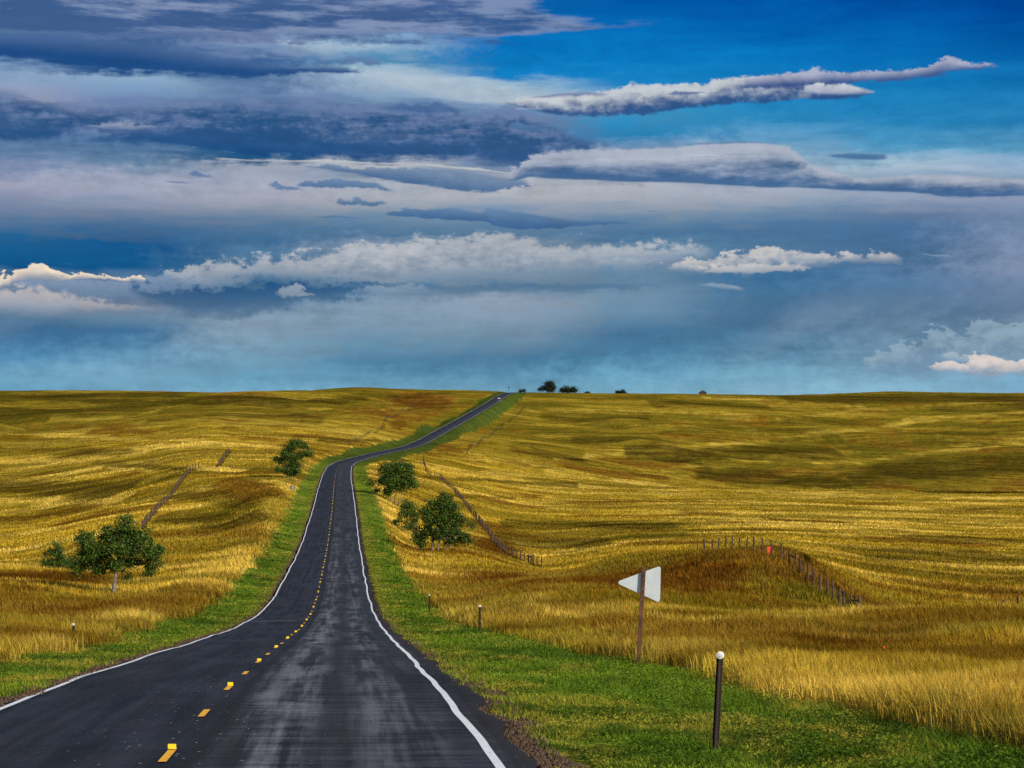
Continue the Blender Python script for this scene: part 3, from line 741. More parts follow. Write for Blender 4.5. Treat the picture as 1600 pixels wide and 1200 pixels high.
# ------------------------------------------------------------------ TREES
def make_tree(name, px, py, d, lobes, stems, label, cat, leaf=0.10, dens=1.0, group=None, mat='leaf', bark='bark', sink=0.1, depth=0.85):
    """lobes: crown masses in the photo's columns/rows; they become real ellipsoids in metres round the tree's own base"""
    if d < 1000:                                      # let the base stand where the land is seen at that row
        d = min(max(ground_at(px, py)[1], d * .8), d * 1.2)
    k = d / F
    bx, by = at(px, d); bz = gz(bx, by)
    yb = HZ - bz / k                                  # row of the base as it stands on the land
    t = thing(name, (bx, by, bz), label, cat, group)
    L = []
    for (lx, ly, rx, ry) in lobes:
        X = (lx - px) * k; Z = (yb - ly) * k; rx *= k * 1.03; ry *= k * 1.0
        L.append((np.array([X, random.uniform(-0.5, 0.5) * rx * depth, Z]), np.array([rx, rx * depth * random.uniform(.8, 1.15), ry])))
    # trunk and limbs
    bm = bmesh.new()
    zlow = min(c[2] - r[2] for c, r in L)
    total = max(c[2] + r[2] for c, r in L)
    hubs = []
    for (x0, x1, y1, rad) in stems:
        p0 = Vector(((x0 - px) * k, 0, -sink)); p1 = Vector(((x1 - px) * k, random.uniform(-.1, .1), (yb - y1) * k))
        pm = p0.lerp(p1, 0.5) + Vector((random.uniform(-.05, .05), random.uniform(-.05, .05), 0)) * total * 0.3
        bm_tube(bm, [p0, p0.lerp(pm, .4) , pm, p1], [rad * 1.35, rad * 1.05, rad * .9, rad * .68], 8)
        hubs.append((p1, rad * .68))
    for c, r in L:
        hp, hr = min(hubs, key=lambda q: (q[0] - Vector(c)).length)
        tip = Vector(c) + Vector((0, 0, r[2] * 0.35))
        mid = hp.lerp(tip, .5) + Vector((random.uniform(-.12, .12), random.uniform(-.12, .12), random.uniform(0, .12))) * total * .35
        bm_tube(bm, [hp, hp.lerp(mid, .5) + Vector((0, 0, .02 * total)), mid, tip], [hr * .62, hr * .46, hr * .3, hr * .1], 6)
        for q in range(3):
            e = Vector(c) + Vector((random.uniform(-1, 1) * r[0], random.uniform(-1, 1) * r[1], random.uniform(-.6, 1) * r[2])) * .75
            bm_tube(bm, [mid, mid.lerp(e, .5) + Vector((0, 0, .03 * total)), e], [hr * .24, hr * .15, hr * .05], 5)
    bm_obj('trunk', bm, MAT[bark], t, True)
    # foliage: sprays of small leaves on twigs spread through the crown's volume
    P = []; S = []
    for c, r in L:
        area = (r[0] * r[1] + r[0] * r[2] + r[1] * r[2]) * 4.2
        nsp = max(6, int(area * 2.0 * dens / (leaf * 9) ** 1.2))
        for _ in range(nsp):
            u = rng.normal(0, 1, 3); u /= np.linalg.norm(u)
            rr = rng.random() ** 0.45
            lump = 0.66 + 0.66 * rng.random() ** 1.5
            sc = c + u * r * rr * lump
            nl = rng.integers(24, 58)
            q = rng.normal(0, 1, (nl, 3)) * np.array([1, 1, .75]) * leaf * rng.uniform(1.3, 3.1)
            P.append(sc + q); S.append(leaf * rng.uniform(.55, 1.25, nl))
    P = np.concatenate(P); S = np.concatenate(S)
    ok = P[:, 2] > 0.15
    P = P[ok]; S = S[ok]
    n = len(P)
    u = rng.normal(0, 1, (n, 3)); u /= np.linalg.norm(u, axis=1)[:, None]
    v = np.cross(u, rng.normal(0, 1, (n, 3))); v /= np.linalg.norm(v, axis=1)[:, None]
    su = u * S[:, None]; sv = v * S[:, None] * .62
    V = np.stack([P - su, P - sv, P + su, P + sv], 1).reshape(-1, 3)
    Fa = np.arange(n)[:, None] * 4 + np.array([[0, 1, 2, 3]])
    cr = np_mesh('crown', V, Fa, MAT[mat], False, dict(tint=np.repeat(rng.random(n), 4)))
    cr.parent = t
    return t

def build_trees():
    make_tree('cottonwood_tree', 177, 934, 150,
        [(195, 828, 20, 17), (168, 838, 22, 18), (220, 838, 18, 16), (142, 850, 20, 20), (190, 856, 32, 16), (234, 862, 20, 16), (128, 876, 17, 13), (156, 890, 13, 16), (140, 866, 16, 14),
         (234, 886, 12, 17), (194, 900, 8, 6), (152, 868, 22, 13), (249, 880, 7, 5), (122, 892, 8, 10), (180, 882, 20, 10), (206, 878, 16, 10), (205, 850, 22, 16), (250, 858, 8, 8), (130, 838, 9, 9), (196, 816, 8, 8)],
        [(177, 181, 893, 0.17), (178, 184, 880, 0.12)],
        'broad dark green tree with pale trunk in golden grass left of the road', 'tree', leaf=0.085, dens=1.75)
    make_tree('bush', 88, 894, 176, [(84, 866, 15, 14), (76, 880, 13, 10), (98, 880, 16, 9), (112, 886, 9, 5), (90, 852, 7, 6)],
        [(86, 84, 878, 0.06), (92, 97, 884, 0.05)],
        'low dark green bush just left of the broad pale-trunked tree', 'bush', leaf=0.085, dens=1.4)
    make_tree('roadside_tree', 684, 862, 267,
        [(681, 790, 17, 13), (704, 795, 18, 14), (672, 808, 18, 14), (695, 815, 24, 16), (714, 810, 14, 12), (667, 830, 13, 12), (690, 836, 22, 12), (714, 830, 13, 12),
         (727, 838, 8, 7), (655, 842, 9, 9), (706, 846, 13, 6), (721, 844, 8, 6), (690, 776, 5, 6), (657, 851, 8, 6), (738, 822, 6, 6), (700, 783, 8, 7), (664, 800, 8, 9), (733, 846, 6, 5)],
        [(676, 677, 838, 0.16), (683, 690, 835, 0.14), (696, 704, 842, 0.1)],
        'wide bushy tree right of the road, lowest and nearest of the roadside clump', 'tree', leaf=0.12, dens=1.4)
    make_tree('small_tree', 648, 838, 285, [(638, 789, 12, 10), (645, 800, 11, 12), (632, 805, 12, 9), (620, 815, 8, 7), (634, 822, 6, 5), (648, 812, 7, 9), (628, 796, 7, 6), (640, 822, 8, 7), (649, 825, 8, 7), (653, 833, 7, 4)],
        [(648, 644, 815, 0.09), (650, 652, 818, 0.06)],
        'sparse leaning small tree between the two larger trees right of the road', 'tree', leaf=0.12, dens=0.85)
    make_tree('roadside_tree', 617, 788, 421,
        [(620, 732, 17, 11), (605, 739, 14, 12), (635, 740, 13, 12), (612, 752, 18, 11), (635, 754, 14, 10), (622, 761, 15, 7), (597, 752, 8, 9), (579, 755, 4, 5), (587, 768, 4, 4), (645, 750, 6, 7), (640, 728, 6, 6), (600, 728, 5, 6), (648, 760, 5, 5), (606, 770, 8, 7), (628, 724, 5, 5)],
        [(611, 610, 768, 0.16), (617, 619, 766, 0.16), (622, 630, 768, 0.12)],
        'rounded several-stemmed tree right of the road, highest of the roadside clump', 'tree', leaf=0.17, dens=1.15)
    make_tree('roadside_tree', 454, 750, 407,
        [(458, 695, 10, 7), (475, 697, 7, 8), (450, 703, 10, 7), (480, 708, 7, 7), (455, 715, 12, 8), (470, 712, 8, 7), (440, 720, 8, 8), (460, 727, 12, 7), (434, 733, 6, 4), (430, 717, 4, 4), (448, 735, 9, 5), (463, 736, 8, 5), (466, 690, 6, 5), (446, 712, 8, 8), (456, 740, 10, 4)],
        [(453, 454, 732, 0.16), (455, 462, 725, 0.12)],
        'ragged dark tree left of the road below the bend', 'tree', leaf=0.16, dens=1.15)
    # on the skyline
    SK = 1475
    make_tree('hilltop_tree', 856, 614, SK, [(858, 600, 6.5, 4.5), (853, 606, 6, 3.5), (863, 605, 4.5, 4.5), (845, 608.5, 3.2, 1.8), (860, 609, 6, 3)],
        [(855, 856, 608, 0.35), (860, 861, 608, 0.25)], 'tallest round dark tree on the skyline right of the road', 'tree', leaf=0.42, dens=1.2, mat='far_leaf')
    make_tree('hilltop_bush', 889, 615, SK, [(880, 610, 5.5, 3), (889, 610, 5, 3.5), (897, 609, 5, 4), (886, 606.5, 2.2, 2)],
        [(889, 885, 611, 0.25), (889, 894, 610, 0.25)], 'wide low dark bush on the skyline beside the tallest tree', 'bush', leaf=0.42, dens=1.3, mat='far_leaf')
    make_tree('hilltop_bush', 918, 616, SK, [(917, 614.5, 4, 1.4)], [(918, 918, 614.5, 0.12)],
        'tiny flat dark bush on the skyline between two larger bushes', 'bush', leaf=0.35, dens=1.5, mat='far_leaf')
    make_tree('hilltop_bush', 970, 616, SK, [(965, 613, 3, 2.4), (972, 612, 4, 3), (975, 614, 3, 2)], [(970, 970, 613, 0.18)],
        'small two-humped dark bush farthest right on the skyline', 'bush', leaf=0.38, dens=1.3, mat='far_leaf')
    make_tree('hilltop_bush', 816, 614.5, 1450, [(813, 611.5, 2, 2), (818, 610.5, 2, 2.6)], [(816, 816, 612, 0.1)],
        'tiny spiky bush beside the road where it tops the hill', 'bush', leaf=0.32, dens=1.4, mat='far_leaf')

# ------------------------------------------------------------------ FENCES
def fence(pts, label, post_h=1.25, rad=0.055, thick=(), wires=4, name='wire_fence', bury=0.3):
    """pts: list of (x, y) posts; one fence = posts + wires, wires run from post to post"""
    x0, y0 = pts[0]
    o = thing(name, (x0, y0, gz(x0, y0)), label, 'fence')
    base = o.location.copy()
    P3 = []
    for i, (x, y) in enumerate(pts):
        z = gz(x, y); hh = post_h * random.uniform(.92, 1.08)
        lx, ly = random.gauss(0, .035), random.gauss(0, .035)
        r = rad * random.uniform(.85, 1.2)
        bm = bmesh.new()
        p = Vector((x, y, z)) - base
        bm_tube(bm, [p + Vector((0, 0, -bury)), p + Vector((lx * .5, ly * .5, hh * .5)), p + Vector((lx, ly, hh - .02)), p + Vector((lx, ly, hh))], [r * 1.05, r, r * .93, r * .7], 8)
        if i in thick:     # braced corner post: second post with a rail
            q = p + Vector((0.45, -0.35, gz(x + .45, y - .35) - z))
            bm_tube(bm, [q + Vector((0, 0, -bury)), q + Vector((0, 0, hh * .5)), q + Vector((0.02, 0, hh * .98))], [r * 1.3, r * 1.25, r * 1.15], 8)
            bm_tube(bm, [p + Vector((0, 0, hh * .75)), q + Vector((0, 0, hh * .7))], [r * .8, r * .8], 6)
        bm_obj('post', bm, MAT['post_wood'], o)
        P3.append((p, Vector((lx, ly, hh))))
    bm = bmesh.new()
    for w in range(wires):
        f = (w + 1) / (wires + 0.15)
        for (p, t), (q, u) in zip(P3[:-1], P3[1:]):
            a = p + t * f; c = q + u * f
            bm_tube(bm, [a, a.lerp(c, .5) - Vector((0, 0, .015)), c], [.004] * 3, 4, cap=False)
    bm_obj('wire', bm, MAT['wire'], o)
    return o

def offset_line(d0, d1, off0, off1, step):
    out = []
    n = max(2, int(abs(d1 - d0) / step) + 1)
    for i in range(n):
        t = i / (n - 1); d = d0 + (d1 - d0) * t
        out.append((float(road_cx(d)) + off0 + (off1 - off0) * t + random.gauss(0, .08), d + random.gauss(0, .15)))
    return out

def build_fences():
    pxs = [1090, 1101, 1112.5, 1122.5, 1134, 1144.5, 1155.5, 1167, 1178.5, 1191, 1206, 1221, 1233, 1251, 1261.5, 1271.5, 1281, 1292, 1302, 1311.5, 1319, 1331, 1343]
    pts = []
    for i, px in enumerate(pxs):
        t = i / (len(pxs) - 1)
        d = 168 + 20 * (1 - t) ** 2 * (1 if i < 8 else 1) - 44 * t ** 1.15
        pts.append(at(px, d))
    fence(pts, 'weathered wooden post fence curving over the grassy mound on the right', 1.35, .075, thick=(12, 21))
    fence([at(px, d) for px, d in ((1531, 104), (1547, 101.5), (1568, 99), (1591, 96.5), (1616, 94), (1642, 91.5))],
          'three short post tops with wire showing above the grass at far right', .98, .07)
    def course(key, step):
        W = [ground_at(*p)[:2] for p in FENCE_PX[key]]
        out = []; carry = 0.0
        for (ax, ay), (bx, by) in zip(W[:-1], W[1:]):
            L = math.hypot(bx - ax, by - ay); t = carry
            while t < L:
                out.append((ax + (bx - ax) * t / L + random.gauss(0, .05), ay + (by - ay) * t / L)); t += step
            carry = t - L
        return out
    fence(course('valley', 4.0), 'long dark post fence running up the valley beyond the roadside trees', 1.4, .10, thick=(3,))
    fence(course('upper', 6.0), 'thin far fence climbing out of the valley toward the road bend', 1.3, .10, wires=3)
    fence(course('left', 3.4), 'dark post fence climbing the slope behind the broad tree at left', 1.4, .10)
    fence(course('left_top', 4.5), 'short upper run of left fence beyond the slope crest', 1.35, .10)
    fence(course('far_left', 8.0), 'faint far fence line on the hillside left of the climbing road', 1.3, .12, wires=2)
    fence(course('far_right', 9.0), 'faint far fence line on the hillside right of the climbing road', 1.3, .12, wires=2)

# ------------------------------------------------------------------ SIGNS AND POSTS
def pennant(bm, L, Hh, th, rad, y):
    """isosceles triangle, tip to -x, rounded corners, extruded along y"""
    tri = [Vector((-L * .62, 0)), Vector((L * .38, -Hh / 2)), Vector((L * .38, Hh / 2))]
    out = []
    for i, p in enumerate(tri):
        a = (tri[i - 1] - p).normalized(); b = (tri[(i + 1) % 3] - p).normalized()
        ang = a.angle(b); dist = rad / math.tan(ang / 2)
        c = p + (a + b).normalized() * (rad / math.sin(ang / 2))
        s0 = p + a * dist - c; s1 = p + b * dist - c
        for k in range(7):
            t = k / 6; v = s0.lerp(s1, t); v = v.normalized() * rad
            out.append(c + v)
    lo = [bm.verts.new((v.x, y, v.y)) for v in out]; hi = [bm.verts.new((v.x, y + th, v.y)) for v in out]
    bm.faces.new(lo); bm.faces.new(hi[::-1])
    n = len(out)
    for i in range(n): bm.faces.new((lo[(i + 1) % n], lo[i], hi[i], hi[(i + 1) % n]))

def build_signs():
    # pennant sign seen from behind
    d = 52.0; x, y = at(997, d); z = gz(x, y)
    t = thing('road_sign', (x, y, z), 'large pale triangular sign back on a leaning brown wooden post', 'road sign')
    k = d / F
    hp = (1045 - 888) * k
    tilt = math.atan2(9 * k, hp)
    R = Matrix.Rotation(tilt, 3, 'Y')
    bm = bmesh.new()
    bm_box(bm, R @ Vector((0, 0, hp / 2 - .25)), (0.110, 0.045, hp + .5), 0, R, .008)
    bm_obj('post', bm, MAT['sign_post'], t)
    top = R @ Vector((0, 0, hp - 0.42))
    pl = Matrix.Translation(top) @ Matrix.Rotation(math.radians(1.5), 4, 'Y') @ Matrix.Rotation(math.radians(-12), 4, 'Z')
    bm = bmesh.new(); pennant(bm, 1.20, 0.97, .004, .055, 0.026)
    bm.transform(pl); bm_obj('sign_plate', bm, MAT['sign_back'], t)
    for zz in (.2, -.2):
        bm = bmesh.new(); bmesh.ops.create_cone(bm, cap_ends=True, segments=10, radius1=.018, radius2=.014, depth=.02, matrix=Matrix.Translation((0, -.030, zz)) @ Matrix.Rotation(math.pi / 2, 4, 'X'))
        bm.transform(Matrix.Translation(top)); bm_obj('bolt', bm, MAT['dark_metal'], t)

    # delineator posts: punched steel channel with a round reflector
    def delin(px, d, hgt, lean, label, sc=1.0, wide=False):
        x, y = at(px, d); z = gz(x, y)
        t = thing('delineator_post', (x, y, z), label, 'delineator', 'steel delineator posts along the road')
        t.scale = (sc, sc, 1)
        prof = [(-.040, 0), (-.036, .0), (-.022, 0.0), (-.016, .026), (.016, .026), (.022, 0), (.040, 0), (.040, .004), (.025, .004), (.019, .030), (-.019, .030), (-.025, .004), (-.040, .004)]
        bm = bmesh.new()
        z0 = -.4
        levels = [z0, hgt]
        rings = []
        for zz in levels:
            rings.append([bm.verts.new((px_ + lean * zz, -py_, zz)) for px_, py_ in prof])
        n = len(prof)
        for i in range(n): bm.faces.new((rings[0][i], rings[0][(i + 1) % n], rings[1][(i + 1) % n], rings[1][i]))
        bm.faces.new(rings[0]); bm.faces.new(rings[1][::-1])
        zz = .12
        while zz < hgt - .06:      # punched holes showing pale rims
            r = bmesh.ops.create_circle(bm, cap_ends=True, segments=8, radius=.0055, matrix=Matrix.Translation((lean * zz, -.0335, zz)) @ Matrix.Rotation(math.pi / 2, 4, 'X'))
            for f in set(f for v in r['verts'] for f in v.link_faces): f.material_index = 1
            zz += .027
        bm_obj('channel_post', bm, [MAT['rust_steel'], MAT['hole']], t)
        c = Vector((lean * hgt, -.045, hgt + .02))
        bm = bmesh.new(); bmesh.ops.create_cone(bm, cap_ends=True, segments=28, radius1=.045, radius2=.045, depth=.012, matrix=Matrix.Translation(c) @ Matrix.Rotation(math.pi / 2, 4, 'X'))
        rim = bm_obj('reflector', bm, MAT['rim'], t)
        bm = bmesh.new(); bmesh.ops.create_uvsphere(bm, u_segments=20, v_segments=10, radius=.036, matrix=Matrix.Translation(c + Vector((0, -.006, 0))) @ Matrix.Diagonal((1, .3, 1, 1)))
        lens = bm_obj('lens', bm, MAT['lens'], rim, True)
        return t
    delin(1117, 24.0, 1.225, .050, 'leaning dark steel delineator with white round reflector, nearest and tallest in view')
    delin(749, 82.0, 1.22, .012, 'thin dark delineator post left of the triangular sign', 1.15)
    delin(671, 128.0, 1.2, .0, 'small dark delineator post beside the right road edge, farthest of the right-hand three', 1.2)
    delin(115, 73.0, 0.62, .0, 'half buried delineator in golden grass left of the road, pale reflector on top', 1.2)

    # small rectangular panel on two legs left of the road
    x, y, _q = ground_at(457, 771); z = gz(x, y)
    t = thing('small_sign', (x, y, z), 'small grey rectangular sign on thin posts beside the left verge', 'road sign')
    for sx in (-.34, .34):
        bm = bmesh.new(); bm_tube(bm, [(sx, 0, -.3), (sx, 0, .6), (sx, 0, 1.35)], [.03, .03, .03], 6); bm_obj('post', bm, MAT['dark_metal'], t)
    bm = bmesh.new(); bm_box(bm, (0, -.04, 1.05), (.82, .02, .62), 0, None, .006); bm_obj('panel', bm, MAT['grey_metal'], t)
    bm = bmesh.new(); bm_box(bm, (.06, -.058, 1.05), (.34, .012, .42), 0, None, .004); bm_obj('plate', bm, MAT['pale_metal'], t)

    # sign post on the hill crest beside the road
    x, y = at(795, 1445); z = gz(x, y)
    t = thing('hilltop_sign', (x, y, z), 'tiny dark sign on a pole where the road meets the skyline', 'road sign')
    bm = bmesh.new(); bm_tube(bm, [(0, 0, -.5), (0, 0, 2), (0, 0, 4.2)], [.14, .13, .12], 6); bm_obj('pole', bm, MAT['dark_metal'], t)
    bm = bmesh.new(); bm_box(bm, (0, -.1, 4.0), (.95, .06, .95), 0, Matrix.Rotation(math.radians(45), 3, 'Y'), .02); bm_obj('panel', bm, MAT['dark_metal'], t)

    # survey flags
    def flag(px, d, hgt, w, h, label, name='marker_flag'):
        x, y = at(px, d); z = gz(x, y)
        t = thing(name, (x, y, z), label, 'flag', 'orange marker flags')
        bm = bmesh.new(); bm_tube(bm, [(0, 0, -.2), (0, 0, hgt * .5), (.01, 0, hgt)], [.006, .006, .005], 6); bm_obj('stake', bm, MAT['wire'], t)
        bm = bmesh.new()
        nx, nz = 6, 4; grid = []
        for i in range(nx + 1):
            col = []
            for j in range(nz + 1):
                u = i / nx; v = j / nz
                col.append(bm.verts.new((-u * w, .05 * w * math.sin(u * 5 + v), hgt - v * h - .12 * u * u * h)))
            grid.append(col)
        for i in range(nx):
            for j in range(nz): bm.faces.new((grid[i][j], grid[i + 1][j], grid[i + 1][j + 1], grid[i][j + 1]))
        f = bm_obj('cloth', bm, MAT['orange'], t, True)
        m = f.modifiers.new('thickness', 'SOLIDIFY'); m.thickness = .004
        return t
    flag(1204, 153.5, 1.02, .30, .52, 'orange marker cloth hanging beside the mound fence post')
    flag(1383, 47.5, .74, .05, .06, 'tiny red-orange flag low in the golden grass at right')
    flag(977, 84.0, .72, .07, .09, 'tiny orange flag in golden grass left of the triangular sign post')

    # low shed whose dark roof peeps over the brow
    x, y = at(1098, 1505); z = gz(x, y)
    t = thing('shed', (x, y, z - .2), 'tiny dark peaked roof on the skyline right of the bushes', 'shed')
    bm = bmesh.new(); bm_box(bm, (0, 0, .5), (5.2, 4, 1.6), 0); bm_obj('wall', bm, MAT['dark_wood'], t)
    bm = bmesh.new()
    a = [bm.verts.new(p) for p in ((-3.1, -2.3, 1.25), (3.1, -2.3, 1.25), (3.1, 2.3, 1.25), (-3.1, 2.3, 1.25), (-.7, 0, 3.0), (.7, 0, 3.0))]
    for f in ((0, 1, 5, 4), (2, 3, 4, 5), (1, 2, 5), (3, 0, 4), (3, 2, 1, 0)): bm.faces.new([a[i] for i in f])
    bm_obj('roof', bm, MAT['dark_roof'], t)

def build_car():
    d = 1318.0; x = float(road_cx(d)) + 1.6; z = float(road_z(d)) + .06
    t = thing('car', (x, d, z), 'tiny white car on the far road just below the crest', 'car', rz=-math.atan(.087)); t.scale = (.72, .72, .72)
    body = [(-2.2, .35), (-2.25, .75), (-1.9, .9), (-1.15, .98), (-.55, 1.42), (1.1, 1.45), (1.9, 1.0), (2.25, .92), (2.28, .4)]   # side profile along y
    bm = bmesh.new()
    def ring(w, sc=1.0): return [bm.verts.new((w * (0.86 if zz > 1.1 else 1), yy, zz)) for yy, zz in body]
    a = ring(-.9); c = ring(.9); n = len(body)
    for i in range(n): bm.faces.new((a[i], a[(i + 1) % n], c[(i + 1) % n], c[i]))
    bm.faces.new(a[::-1]); bm.faces.new(c)
    bmesh.ops.bevel(bm, geom=list(bm.edges), offset=.05, segments=2, affect='EDGES')
    bm_obj('body', bm, MAT['car_white'], t)
    R = Matrix.Rotation(math.radians(-36), 3, 'X')
    bm = bmesh.new(); bm_box(bm, (0, -.88, 1.21), (1.4, .02, .62), 0, Matrix.Rotation(math.radians(-53), 3, 'X')); bm_obj('windscreen', bm, MAT['glass'], t)
    for sx in (-.6, .6):
        bm = bmesh.new(); bm_box(bm, (sx, -2.27, .68), (.34, .05, .16), 0, None, .02); bm_obj('headlight', bm, MAT['lens'], t)
    for sx in (-.85, .85):
        for sy in (-1.4, 1.35):
            bm = bmesh.new(); bmesh.ops.create_cone(bm, cap_ends=True, segments=18, radius1=.33, radius2=.33, depth=.22, matrix=Matrix.Translation((sx, sy, .33)) @ Matrix.Rotation(math.pi / 2, 4, 'Y'))
            bm_obj('wheel', bm, MAT['rubber'], t)

# ------------------------------------------------------------------ SKY
SUN_EL = math.radians(29.0); SUN_AZ = math.radians(130.0)     # clockwise from the view direction (+y)

